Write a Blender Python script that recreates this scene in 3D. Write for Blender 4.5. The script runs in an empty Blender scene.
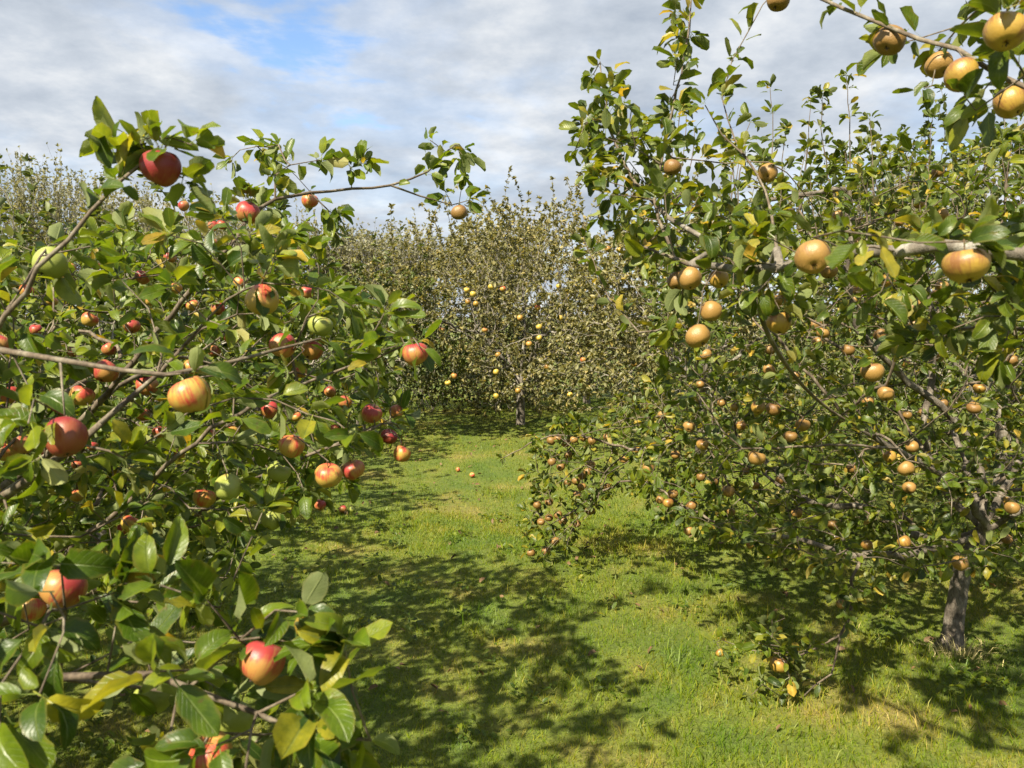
import bpy, math, random
import numpy as np
from mathutils import Vector, Matrix

R = math.radians
SC = bpy.context.scene
COL = SC.collection

# ------------------------------------------------------------------ camera
CAM_H, FPX, PITCH = 1.55, 774.0, math.atan((384 - 315) / 774.0)
cam = bpy.data.cameras.new('camera')
cam.sensor_width, cam.lens = 36.0, FPX / 1024 * 36
cam.clip_start, cam.clip_end = 0.05, 2000
cam.dof.use_dof, cam.dof.focus_distance, cam.dof.aperture_fstop = True, 4.2, 8.0
camo = bpy.data.objects.new('camera', cam)
COL.objects.link(camo)
camo.location = (0, 0, CAM_H)
camo.rotation_euler = (math.pi / 2 - PITCH, 0, 0)
SC.camera = camo

# ------------------------------------------------------------------ sky, sun, exposure
SUN_EL, SUN_AZ = R(47), R(213)          # azimuth clockwise from +Y (where the camera looks)
sun_dir = Vector((math.sin(SUN_AZ) * math.cos(SUN_EL), math.cos(SUN_AZ) * math.cos(SUN_EL), math.sin(SUN_EL)))
world = bpy.data.worlds.new('World')
SC.world = world
world.use_nodes = True
nt = world.node_tree
nt.nodes.clear()


def nd(nt, t, **kw):
    n = nt.nodes.new(t)
    for k, v in kw.items():
        if k.startswith('i_'):
            key = k[2:]
            n.inputs[int(key) if key.isdigit() else key.replace('_', ' ')].default_value = v
        else:
            setattr(n, k, v)
    return n


def lk(nt, a, b):
    nt.links.new(a, b)


def ramp(nt, stops, interp='LINEAR'):
    n = nt.nodes.new('ShaderNodeValToRGB')
    cr = n.color_ramp
    cr.interpolation = interp
    while len(cr.elements) < len(stops):
        cr.elements.new(0.5)
    for e, (p, c) in zip(cr.elements, stops):
        e.position = p
        e.color = (c[0], c[1], c[2], 1) if len(c) == 3 else c
    return n


def math_n(nt, op, a, b=None, c=None, clamp=False):
    n = nt.nodes.new('ShaderNodeMath')
    n.operation = op
    n.use_clamp = clamp
    for i, v in enumerate((a, b, c)):
        if v is None:
            continue
        if isinstance(v, (int, float)):
            n.inputs[i].default_value = v
        else:
            nt.links.new(v, n.inputs[i])
    return n.outputs[0]


def mixc(nt, f, a, b, mode='MIX'):
    n = nt.nodes.new('ShaderNodeMix')
    n.data_type = 'RGBA'
    n.blend_type = mode
    for sock, v in ((n.inputs[0], f), (n.inputs[6], a), (n.inputs[7], b)):
        if isinstance(v, (int, float)):
            sock.default_value = v
        elif isinstance(v, tuple):
            sock.default_value = (v[0], v[1], v[2], 1)
        else:
            nt.links.new(v, sock)
    return n.outputs[2]


sky = nd(nt, 'ShaderNodeTexSky', sky_type='NISHITA', sun_disc=False)
sky.sun_elevation, sky.sun_rotation = SUN_EL, SUN_AZ
sky.dust_density, sky.ozone_density = 0.3, 3.0
tc = nd(nt, 'ShaderNodeTexCoord')
sep = nd(nt, 'ShaderNodeSeparateXYZ')
lk(nt, tc.outputs['Generated'], sep.inputs[0])
zz = math_n(nt, 'ADD', math_n(nt, 'MAXIMUM', sep.outputs[2], 0.0), 0.22)
cb = nd(nt, 'ShaderNodeCombineXYZ')
lk(nt, math_n(nt, 'DIVIDE', sep.outputs[0], zz), cb.inputs[0])
lk(nt, math_n(nt, 'DIVIDE', sep.outputs[1], zz), cb.inputs[1])
mp = nd(nt, 'ShaderNodeMapping')
mp.inputs['Location'].default_value = (2.70, 8.08, 0)
lk(nt, cb.outputs[0], mp.inputs[0])
n1 = nd(nt, 'ShaderNodeTexNoise', i_Scale=1.5, i_Detail=9.0, i_Roughness=0.56, i_Distortion=0.25)
n2 = nd(nt, 'ShaderNodeTexNoise', i_Scale=3.2, i_Detail=8.0, i_Roughness=0.6)
lk(nt, mp.outputs[0], n1.inputs['Vector'])
lk(nt, mp.outputs[0], n2.inputs['Vector'])
cover = ramp(nt, [(0.32, (0, 0, 0)), (0.405, (0.78, 0.78, 0.78)), (0.54, (1, 1, 1))], 'EASE')
lk(nt, n1.outputs[0], cover.inputs[0])
cloudcol = ramp(nt, [(0.32, (2.0, 2.28, 2.68)), (0.5, (2.75, 3.0, 3.34)), (0.68, (3.9, 4.0, 4.1))])
lk(nt, n2.outputs[0], cloudcol.inputs[0])
skymix = mixc(nt, cover.outputs[0], sky.outputs[0], cloudcol.outputs[0])
bg = nd(nt, 'ShaderNodeBackground', i_Strength=0.088)
lk(nt, skymix, bg.inputs[0])
wo = nd(nt, 'ShaderNodeOutputWorld')
lk(nt, bg.outputs[0], wo.inputs[0])

sl = bpy.data.lights.new('sun', 'SUN')
sl.energy, sl.angle, sl.color = 5.0, R(0.8), (1.0, 0.91, 0.72)
so = bpy.data.objects.new('sun', sl)
COL.objects.link(so)
so.rotation_euler = sun_dir.to_track_quat('Z', 'Y').to_euler()

SC.view_settings.view_transform = 'Standard'
SC.view_settings.look = 'None'
SC.view_settings.exposure = 1.4
SC.view_settings.gamma = 1.0
SC.view_settings.use_curve_mapping = False
SC.render.engine = 'CYCLES'
SC.cycles.use_denoising = True
SC.cycles.max_bounces = 6
SC.cycles.diffuse_bounces = 3
SC.cycles.glossy_bounces = 2
SC.cycles.transmission_bounces = 4
SC.cycles.caustics_reflective = False
SC.cycles.caustics_refractive = False

# ------------------------------------------------------------------ helpers
CP, SP = math.cos(PITCH), math.sin(PITCH)


def W(px, py, d):
    """the point d metres in front of the camera that the photograph shows at px, py"""
    u, v = (px - 512) / FPX, (384 - py) / FPX
    ray = np.array([u, CP + v * SP, -SP + v * CP])
    return np.array([0, 0, CAM_H]) + ray * (d / ray[1])


def proj(P):
    """world points -> pixel x, y and depth"""
    P = np.atleast_2d(P) - np.array([0, 0, CAM_H])
    z = P[:, 1] * CP - P[:, 2] * SP
    y = P[:, 1] * SP + P[:, 2] * CP
    zz = np.where(z > 0.05, z, 0.05)
    return 512 + FPX * P[:, 0] / zz, 384 - FPX * y / zz, z


def in_poly(x, y, poly):
    inside = np.zeros(len(x), bool)
    n = len(poly)
    for i in range(n):
        x1, y1 = poly[i]
        x2, y2 = poly[(i + 1) % n]
        c = ((y1 > y) != (y2 > y)) & (x < (x2 - x1) * (y - y1) / (y2 - y1 + 1e-9) + x1)
        inside ^= c
    return inside


def mesh_np(name, V, loops, starts, totals, mat, smooth=True):
    me = bpy.data.meshes.new(name)
    me.vertices.add(len(V))
    me.vertices.foreach_set('co', np.ascontiguousarray(V, np.float32).ravel())
    me.loops.add(len(loops))
    me.loops.foreach_set('vertex_index', np.ascontiguousarray(loops, np.int32))
    me.polygons.add(len(starts))
    me.polygons.foreach_set('loop_start', np.ascontiguousarray(starts, np.int32))
    me.polygons.foreach_set('loop_total', np.ascontiguousarray(totals, np.int32))
    if smooth:
        me.polygons.foreach_set('use_smooth', np.ones(len(starts), bool))
    me.update()
    if mat:
        me.materials.append(mat)
    return me


def mesh_faces(name, V, F, mat, smooth=True):
    """all faces with the same corner count"""
    F = np.asarray(F)
    k = F.shape[1]
    return mesh_np(name, V, F.ravel(), np.arange(len(F)) * k, np.full(len(F), k), mat, smooth)


def float_attr(me, name, vals):
    a = me.attributes.new(name, 'FLOAT', 'POINT')
    a.data.foreach_set('value', np.ascontiguousarray(vals, np.float32))


def obj(name, me, parent=None, loc=None):
    o = bpy.data.objects.new(name, me)
    COL.objects.link(o)
    if parent is not None:
        o.parent = parent
    if loc is not None:
        o.location = loc
    return o


def tag(o, label, cat, group=None):
    o['label'] = label
    o['category'] = cat
    if group:
        o['group'] = group
    return o


def norm(v):
    return v / np.maximum(np.linalg.norm(v, axis=-1, keepdims=True), 1e-9)


# ------------------------------------------------------------------ materials
def new_mat(name):
    m = bpy.data.materials.new(name)
    m.use_nodes = True
    m.node_tree.nodes.clear()
    out = m.node_tree.nodes.new('ShaderNodeOutputMaterial')
    return m, m.node_tree, out


def leaf_mat(name, stops, back, back_mix=0.6, rough=0.42, trans=0.34, veins=True, spec=0.5):
    m, t, out = new_mat(name)
    at = nd(t, 'ShaderNodeAttribute', attribute_name='tint')
    rp = ramp(t, stops)
    lk(t, at.outputs['Fac'], rp.inputs[0])
    col = rp.outputs[0]
    if veins:
        uv = nd(t, 'ShaderNodeUVMap', uv_map='UVMap')
        s = nd(t, 'ShaderNodeSeparateXYZ')
        lk(t, uv.outputs[0], s.inputs[0])
        au = math_n(t, 'ABSOLUTE', math_n(t, 'SUBTRACT', s.outputs[0], 0.5))
        mid = math_n(t, 'SUBTRACT', 1.0, math_n(t, 'MULTIPLY', au, 22.0), clamp=True)
        ph = math_n(t, 'FRACT', math_n(t, 'SUBTRACT', math_n(t, 'MULTIPLY', s.outputs[1], 8.0), math_n(t, 'MULTIPLY', au, 5.5)))
        side = math_n(t, 'SUBTRACT', 1.0, math_n(t, 'MULTIPLY', math_n(t, 'ABSOLUTE', math_n(t, 'SUBTRACT', ph, 0.5)), 9.0), clamp=True)
        vein = math_n(t, 'MAXIMUM', math_n(t, 'MULTIPLY', mid, 0.55), math_n(t, 'MULTIPLY', side, 0.16))
        col = mixc(t, vein, col, (0.20, 0.25, 0.08))
        g = nd(t, 'ShaderNodeNewGeometry')
        sp = nd(t, 'ShaderNodeTexNoise', i_Scale=55.0, i_Detail=3.0)
        lk(t, g.outputs['Position'], sp.inputs['Vector'])
        blot = ramp(t, [(0.66, (0, 0, 0)), (0.74, (1, 1, 1))])
        lk(t, sp.outputs[0], blot.inputs[0])
        col = mixc(t, math_n(t, 'MULTIPLY', blot.outputs[0], 0.6), col, (0.10, 0.065, 0.02))
        sp2 = nd(t, 'ShaderNodeTexNoise', i_Scale=28.0, i_Detail=4.0, i_Roughness=0.65)
        lk(t, g.outputs['Position'], sp2.inputs['Vector'])
        mott = ramp(t, [(0.34, (0.62, 0.68, 0.7)), (0.66, (1.4, 1.28, 1.1))])
        lk(t, sp2.outputs[0], mott.inputs[0])
        col = mixc(t, 1.0, col, mott.outputs[0], 'MULTIPLY')
        rim = ramp(t, [(0.40, (0, 0, 0)), (0.5, (1, 1, 1))])
        lk(t, math_n(t, 'ADD', au, math_n(t, 'MULTIPLY', math_n(t, 'SUBTRACT', sp.outputs[0], 0.5), 0.35)), rim.inputs[0])
        col = mixc(t, math_n(t, 'MULTIPLY', rim.outputs[0], 0.35), col, (0.20, 0.15, 0.03))
        hgt = math_n(t, 'ADD', math_n(t, 'MULTIPLY', vein, -1.0), math_n(t, 'MULTIPLY', sp2.outputs[0], 0.8))
    geo = nd(t, 'ShaderNodeNewGeometry')
    under = mixc(t, back_mix, col, back)
    col2 = mixc(t, geo.outputs['Backfacing'], col, under)
    p = nd(t, 'ShaderNodeBsdfPrincipled', i_Roughness=rough)
    p.inputs['Specular IOR Level'].default_value = spec
    lk(t, col2, p.inputs['Base Color'])
    if veins:
        bpn = nd(t, 'ShaderNodeBump', i_Strength=0.5, i_Distance=0.004)
        lk(t, hgt, bpn.inputs['Height'])
        lk(t, bpn.outputs[0], p.inputs['Normal'])
        lk(t, math_n(t, 'ADD', math_n(t, 'MULTIPLY', geo.outputs['Backfacing'], 0.3), rough), p.inputs['Roughness'])
    tr = nd(t, 'ShaderNodeBsdfTranslucent')
    lk(t, mixc(t, 1.0, col, (1.9, 1.75, 0.75), 'MULTIPLY'), tr.inputs[0])
    mx = nd(t, 'ShaderNodeMixShader', i_0=trans)
    lk(t, p.outputs[0], mx.inputs[1])
    lk(t, tr.outputs[0], mx.inputs[2])
    lk(t, mx.outputs[0], out.inputs[0])
    return m


M = {}
M['leaf_red'] = leaf_mat('apple leaf fresh', [(0.0, (0.024, 0.056, 0.003)), (0.5, (0.078, 0.128, 0.005)), (0.84, (0.165, 0.20, 0.009)), (0.94, (0.26, 0.22, 0.025)), (1.0, (0.38, 0.25, 0.03))], (0.30, 0.33, 0.15), 0.6, trans=0.40, spec=0.42, rough=0.4)
M['leaf_russet'] = leaf_mat('russet leaf', [(0.0, (0.024, 0.048, 0.003)), (0.5, (0.076, 0.116, 0.005)), (0.82, (0.165, 0.185, 0.010)), (0.93, (0.28, 0.23, 0.03)), (1.0, (0.38, 0.26, 0.04))], (0.24, 0.27, 0.11), 0.5, rough=0.42, trans=0.36, spec=0.42)
M['leaf_olive'] = leaf_mat('olive leaf', [(0.0, (0.062, 0.066, 0.018)), (0.5, (0.15, 0.142, 0.046)), (0.85, (0.27, 0.23, 0.085)), (1.0, (0.38, 0.29, 0.09))], (0.33, 0.32, 0.18), 0.6, veins=False, rough=0.5, trans=0.28, spec=0.35)
M['leaf_green'] = leaf_mat('mid green leaf', [(0.0, (0.036, 0.056, 0.009)), (0.5, (0.080, 0.105, 0.016)), (0.88, (0.14, 0.15, 0.03)), (1.0, (0.25, 0.21, 0.05))], (0.24, 0.26, 0.14), 0.5, veins=False, rough=0.5, trans=0.3, spec=0.35)
M['leaf_dark'] = leaf_mat('dark hedge leaf', [(0.0, (0.016, 0.028, 0.007)), (0.6, (0.038, 0.054, 0.012)), (1.0, (0.09, 0.095, 0.03))], (0.12, 0.13, 0.06), 0.5, veins=False, rough=0.45, trans=0.2, spec=0.35)
M['leaf_willow'] = leaf_mat('willow leaf', [(0.0, (0.12, 0.12, 0.06)), (0.6, (0.20, 0.195, 0.11)), (1.0, (0.28, 0.25, 0.15))], (0.36, 0.36, 0.28), 0.6, veins=False, rough=0.55, trans=0.3, spec=0.3)


def bark_mat(name, c1, c2, c3, scale=18.0, bump=0.5):
    m, t, out = new_mat(name)
    g = nd(t, 'ShaderNodeTexCoord')
    mpn = nd(t, 'ShaderNodeMapping')
    mpn.inputs['Scale'].default_value = (1, 1, 0.55)
    lk(t, g.outputs['Object'], mpn.inputs[0])
    a = nd(t, 'ShaderNodeTexNoise', i_Scale=scale, i_Detail=8.0, i_Roughness=0.65)
    b = nd(t, 'ShaderNodeTexNoise', i_Scale=scale * 4.5, i_Detail=5.0, i_Roughness=0.7)
    lk(t, mpn.outputs[0], a.inputs['Vector'])
    lk(t, mpn.outputs[0], b.inputs['Vector'])
    r1 = ramp(t, [(0.33, c1), (0.5, c2), (0.68, c3)])
    lk(t, a.outputs[0], r1.inputs[0])
    r2 = ramp(t, [(0.3, (0.45, 0.45, 0.45)), (0.6, (1.1, 1.1, 1.1))])
    lk(t, b.outputs[0], r2.inputs[0])
    p = nd(t, 'ShaderNodeBsdfPrincipled', i_Roughness=0.85)
    lk(t, mixc(t, 1.0, r1.outputs[0], r2.outputs[0], 'MULTIPLY'), p.inputs['Base Color'])
    bp = nd(t, 'ShaderNodeBump', i_Strength=bump, i_Distance=0.006)
    lk(t, b.outputs[0], bp.inputs['Height'])
    lk(t, bp.outputs[0], p.inputs['Normal'])
    lk(t, p.outputs[0], out.inputs[0])
    return m


M['bark'] = bark_mat('apple bark', (0.07, 0.055, 0.04), (0.15, 0.128, 0.10), (0.33, 0.31, 0.27), 14.0, 0.8)
M['bark_grey'] = bark_mat('grey mottled bark', (0.055, 0.042, 0.03), (0.14, 0.115, 0.088), (0.27, 0.24, 0.195), 24.0, 1.0)
M['twig'] = bark_mat('twig bark', (0.06, 0.04, 0.026), (0.12, 0.09, 0.06), (0.22, 0.19, 0.14), 30.0, 0.2)
M['bark_pale'] = bark_mat('pale twig bark', (0.13, 0.11, 0.085), (0.24, 0.21, 0.17), (0.36, 0.33, 0.28), 20.0, 0.2)


def apple_mat(name, base, blush, amount, freckle, russet=0.0, rough=0.44):
    m, t, out = new_mat(name)
    tcn = nd(t, 'ShaderNodeTexCoord')
    oi = nd(t, 'ShaderNodeObjectInfo')
    s = nd(t, 'ShaderNodeSeparateXYZ')
    lk(t, tcn.outputs['Object'], s.inputs[0])
    rnd = nd(t, 'ShaderNodeCombineXYZ')
    lk(t, math_n(t, 'MULTIPLY', oi.outputs['Random'], 37.0), rnd.inputs[0])
    va = nd(t, 'ShaderNodeVectorMath', operation='ADD')
    lk(t, tcn.outputs['Object'], va.inputs[0])
    lk(t, rnd.outputs[0], va.inputs[1])
    big = nd(t, 'ShaderNodeTexNoise', i_Scale=0.9, i_Detail=3.0)
    lk(t, va.outputs[0], big.inputs['Vector'])
    ang = math_n(t, 'ARCTAN2', s.outputs[1], s.outputs[0])
    st = nd(t, 'ShaderNodeCombineXYZ')
    lk(t, math_n(t, 'MULTIPLY', ang, 6.0), st.inputs[0])
    lk(t, math_n(t, 'MULTIPLY', s.outputs[2], 0.7), st.inputs[1])
    lk(t, oi.outputs['Random'], st.inputs[2])
    stripe = nd(t, 'ShaderNodeTexNoise', i_Scale=1.6, i_Detail=4.0)
    lk(t, st.outputs[0], stripe.inputs['Vector'])
    f = math_n(t, 'ADD', math_n(t, 'ADD', math_n(t, 'MULTIPLY', big.outputs[0], 1.7), math_n(t, 'MULTIPLY', math_n(t, 'SUBTRACT', stripe.outputs[0], 0.18), 0.95)),
               math_n(t, 'MULTIPLY', s.outputs[2], 0.28))
    f = math_n(t, 'ADD', f, amount - 1.55)
    fr = ramp(t, [(0.25, (0, 0, 0)), (0.75, (1, 1, 1))], 'EASE')
    lk(t, f, fr.inputs[0])
    col = mixc(t, fr.outputs[0], base, blush)
    # stalk and eye basins
    vor = nd(t, 'ShaderNodeTexVoronoi', i_Scale=9.0)
    lk(t, va.outputs[0], vor.inputs['Vector'])
    spk = ramp(t, [(0.07, (1, 1, 1)), (0.14, (0, 0, 0))])
    lk(t, vor.outputs['Distance'], spk.inputs[0])
    col = mixc(t, math_n(t, 'MULTIPLY', spk.outputs[0], 0.35), col, freckle)
    fine = nd(t, 'ShaderNodeTexNoise', i_Scale=7.0, i_Detail=6.0, i_Roughness=0.7)
    lk(t, va.outputs[0], fine.inputs['Vector'])
    dirt = ramp(t, [(0.62, (0, 0, 0)), (0.75, (1, 1, 1))])
    lk(t, fine.outputs[0], dirt.inputs[0])
    col = mixc(t, math_n(t, 'MULTIPLY', dirt.outputs[0], 0.35 + russet), col, (0.14, 0.075, 0.025))
    p = nd(t, 'ShaderNodeBsdfPrincipled', i_Roughness=rough)
    p.inputs['Subsurface Weight'].default_value = 0.0
    lk(t, col, p.inputs['Base Color'])
    lk(t, math_n(t, 'ADD', math_n(t, 'MULTIPLY', fine.outputs[0], 0.2), rough - 0.1), p.inputs['Roughness'])
    bp = nd(t, 'ShaderNodeBump', i_Strength=0.08 + russet * 0.3, i_Distance=0.02)
    lk(t, fine.outputs[0], bp.inputs['Height'])
    lk(t, bp.outputs[0], p.inputs['Normal'])
    lk(t, p.outputs[0], out.inputs[0])
    return m


M['red'] = apple_mat('red apple skin', (0.34, 0.17, 0.045), (0.29, 0.032, 0.03), 0.88, (0.5, 0.3, 0.15))
M['dark'] = apple_mat('dark red apple skin', (0.22, 0.06, 0.025), (0.19, 0.016, 0.018), 1.0, (0.4, 0.2, 0.1))
M['blush'] = apple_mat('blushed apple skin', (0.38, 0.25, 0.05), (0.38, 0.05, 0.03), 0.78, (0.5, 0.4, 0.2))
M['green'] = apple_mat('green apple skin', (0.24, 0.27, 0.055), (0.33, 0.12, 0.04), 0.36, (0.4, 0.4, 0.2))
M['russet'] = apple_mat('russet apple skin', (0.27, 0.155, 0.042), (0.18, 0.085, 0.028), 0.55, (0.45, 0.33, 0.18), 0.25, 0.42)
M['russet_dark'] = apple_mat('brown russet skin', (0.20, 0.112, 0.03), (0.145, 0.07, 0.02), 0.6, (0.36, 0.26, 0.14), 0.3, 0.45)
M['golden'] = apple_mat('golden russet skin', (0.33, 0.205, 0.036), (0.20, 0.09, 0.028), 0.8, (0.48, 0.36, 0.18), 0.15, 0.38)
M['yellow'] = apple_mat('yellow apple skin', (0.46, 0.33, 0.06), (0.38, 0.13, 0.04), 0.4, (0.5, 0.4, 0.2), 0.0, 0.4)


def plain(name, col, rough=0.8):
    m, t, out = new_mat(name)
    g = nd(t, 'ShaderNodeTexCoord')
    n = nd(t, 'ShaderNodeTexNoise', i_Scale=3.0, i_Detail=4.0)
    lk(t, g.outputs['Object'], n.inputs['Vector'])
    r = ramp(t, [(0.3, tuple(c * 0.6 for c in col)), (0.7, tuple(c * 1.25 for c in col))])
    lk(t, n.outputs[0], r.inputs[0])
    p = nd(t, 'ShaderNodeBsdfPrincipled', i_Roughness=rough)
    lk(t, r.outputs[0], p.inputs['Base Color'])
    lk(t, p.outputs[0], out.inputs[0])
    return m


M['stalk'] = plain('apple stalk', (0.12, 0.075, 0.035))
M['calyx'] = plain('dry calyx', (0.055, 0.035, 0.018))


def grass_colours(t):
    g = nd(t, 'ShaderNodeNewGeometry')
    a = nd(t, 'ShaderNodeTexNoise', i_Scale=1.1, i_Detail=5.0, i_Roughness=0.65)
    b = nd(t, 'ShaderNodeTexNoise', i_Scale=4.5, i_Detail=4.0)
    lk(t, g.outputs['Position'], a.inputs['Vector'])
    lk(t, g.outputs['Position'], b.inputs['Vector'])
    f = math_n(t, 'ADD', math_n(t, 'MULTIPLY', a.outputs[0], 0.7), math_n(t, 'MULTIPLY', b.outputs[0], 0.3))
    return f


m, t, out = new_mat('lawn soil and thatch')
f = grass_colours(t)
g = nd(t, 'ShaderNodeNewGeometry')
fine = nd(t, 'ShaderNodeTexNoise', i_Scale=45.0, i_Detail=5.0, i_Roughness=0.7)
lk(t, g.outputs['Position'], fine.inputs['Vector'])
r1 = ramp(t, [(0.38, (0.07, 0.11, 0.007)), (0.52, (0.115, 0.14, 0.011)), (0.66, (0.20, 0.165, 0.04))])
lk(t, f, r1.inputs[0])
r2 = ramp(t, [(0.3, (0.5, 0.5, 0.5)), (0.7, (1.25, 1.25, 1.2))])
lk(t, fine.outputs[0], r2.inputs[0])
p = nd(t, 'ShaderNodeBsdfPrincipled', i_Roughness=0.95)
lk(t, mixc(t, 1.0, r1.outputs[0], r2.outputs[0], 'MULTIPLY'), p.inputs['Base Color'])
bp = nd(t, 'ShaderNodeBump', i_Strength=0.8, i_Distance=0.02)
lk(t, fine.outputs[0], bp.inputs['Height'])
lk(t, bp.outputs[0], p.inputs['Normal'])
lk(t, p.outputs[0], out.inputs[0])
M['lawn'] = m

m, t, out = new_mat('grass blade')
f = grass_colours(t)
at = nd(t, 'ShaderNodeAttribute', attribute_name='tint')
f2 = math_n(t, 'ADD', f, math_n(t, 'MULTIPLY', math_n(t, 'SUBTRACT', at.outputs['Fac'], 0.5), 0.30))
r1 = ramp(t, [(0.34, (0.075, 0.145, 0.004)), (0.50, (0.15, 0.20, 0.006)), (0.61, (0.215, 0.22, 0.014)), (0.75, (0.38, 0.29, 0.075))])
lk(t, f2, r1.inputs[0])
p = nd(t, 'ShaderNodeBsdfPrincipled', i_Roughness=0.5)
p.inputs['Specular IOR Level'].default_value = 0.3
lk(t, r1.outputs[0], p.inputs['Base Color'])
tr = nd(t, 'ShaderNodeBsdfTranslucent')
lk(t, mixc(t, 1.0, r1.outputs[0], (1.5, 1.4, 0.7), 'MULTIPLY'), tr.inputs[0])
mx = nd(t, 'ShaderNodeMixShader', i_0=0.35)
lk(t, p.outputs[0], mx.inputs[1])
lk(t, tr.outputs[0], mx.inputs[2])
lk(t, mx.outputs[0], out.inputs[0])
M['grass'] = m
M['straw'] = plain('dry straw grass', (0.42, 0.36, 0.15), 0.7)
M['litter'] = plain('fallen leaf', (0.13, 0.075, 0.03), 0.7)


# ------------------------------------------------------------------ ground
def ground_z(x, y):
    return 0.025 * np.sin(x * 0.9 + 1.3) * np.sin(y * 0.7) + 0.012 * np.sin(x * 2.3 + y * 1.7) + 0.008 * np.sin(y * 3.1 - x * 1.1)


gx = np.concatenate([np.linspace(-260, -12, 14), np.linspace(-11.5, 11.5, 116), np.linspace(12, 260, 14)])
gy = np.concatenate([np.linspace(-120, -4, 8), np.linspace(-3.5, 20, 118), np.linspace(21, 500, 16)])
GX, GY = np.meshgrid(gx, gy)
GZ = ground_z(GX, GY) * np.exp(-np.maximum(0, np.hypot(GX, GY - 6) - 14) / 6)
nx, ny = len(gx), len(gy)
idx = np.arange(nx * ny).reshape(ny, nx)
F = np.stack([idx[:-1, :-1], idx[:-1, 1:], idx[1:, 1:], idx[1:, :-1]], -1).reshape(-1, 4)
go = obj('lawn_ground', mesh_faces('lawn_ground', np.stack([GX, GY, GZ], -1).reshape(-1, 3), F, M['lawn']))
go['kind'] = 'structure'

# grass blades over the part of the lawn that can be seen
rng = np.random.default_rng(7)


def blades(n, xr, yr, h0, h1, w, seed, keep=None, lean=0.5):
    r = np.random.default_rng(seed)
    x = r.uniform(*xr, n)
    y = yr[0] + (yr[1] - yr[0]) * r.random(n) ** 1.25
    ok = np.abs(x) < 0.78 * y + 0.9
    if keep is not None:
        ok &= keep(x, y)
    x, y = x[ok], y[ok]
    n = len(x)
    clump = 0.5 + 0.5 * np.sin(x * 5.1 + np.sin(y * 4.3) * 2) * np.sin(y * 6.2 + np.cos(x * 3.7) * 2)
    h = (h0 + (h1 - h0) * r.random(n) ** 1.6) * (0.6 + 0.6 * clump)
    a = r.uniform(0, 2 * np.pi, n)
    l = h * lean * r.random(n) ** 0.7
    la = r.uniform(0, 2 * np.pi, n)
    ww = w * r.uniform(0.6, 1.3, n) * (0.7 + 0.12 * y)
    z = ground_z(x, y) - 0.003
    dx, dy = np.cos(a) * ww, np.sin(a) * ww
    lx, ly = np.cos(la) * l, np.sin(la) * l
    V = np.empty((n, 5, 3))
    V[:, 0] = np.stack([x - dx, y - dy, z], -1)
    V[:, 1] = np.stack([x + dx, y + dy, z], -1)
    V[:, 2] = np.stack([x + dx * .8 + lx * .35, y + dy * .8 + ly * .35, z + h * .6], -1)
    V[:, 3] = np.stack([x - dx * .8 + lx * .35, y - dy * .8 + ly * .35, z + h * .6], -1)
    V[:, 4] = np.stack([x + lx, y + ly, z + h * (1 - 0.3 * lean * r.random(n))], -1)
    tv = np.clip(r.normal(0.5, 0.28, n), 0, 1)
    if h1 < 0.06:                                # short mown blades: one face each
        b = np.arange(n)[:, None] * 3
        return V[:, [0, 1, 4]].reshape(-1, 3), b + np.array([0, 1, 2]), np.repeat(tv, 3)
    tint = np.repeat(tv, 5)
    b = np.arange(n)[:, None] * 5
    return V.reshape(-1, 3), np.concatenate([b + np.array([0, 1, 2]), b + np.array([0, 2, 3]), b + np.array([3, 2, 4])]), tint


def stack_parts(parts):
    Vs, Fs, Ts, o = [], [], [], 0
    for V, F, T in parts:
        Vs.append(V)
        Fs.append(F + o)
        Ts.append(T)
        o += len(V)
    return np.concatenate(Vs), np.concatenate(Fs), np.concatenate(Ts)


lush = lambda x, y: (np.sin(x * 1.7 + 0.4) + np.sin(y * 2.1 + x) + 1.2 * (x > 0.5) + 1.0 * (np.hypot(x - 1.1, y - 2.9) < 0.8)) > 0.9
V, F, T = stack_parts([
    blades(315000, (-5.2, 5.6), (2.2, 6.0), 0.012, 0.042, 0.0019, 1, None, 0.9),
    blades(230000, (-6.5, 8.5), (5.0, 14.5), 0.018, 0.05, 0.0020, 2, None, 0.8),
    blades(30000, (-3.0, 4.6), (2.2, 7.0), 0.035, 0.09, 0.0017, 3, lush, 0.9)])
me = mesh_faces('grass', V, F, M['grass'])
float_attr(me, 'tint', T)
o = obj('grass', me)
o['kind'] = 'stuff'
tag(o, 'short mown green lawn grass with straw coloured patches', 'grass')


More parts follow.
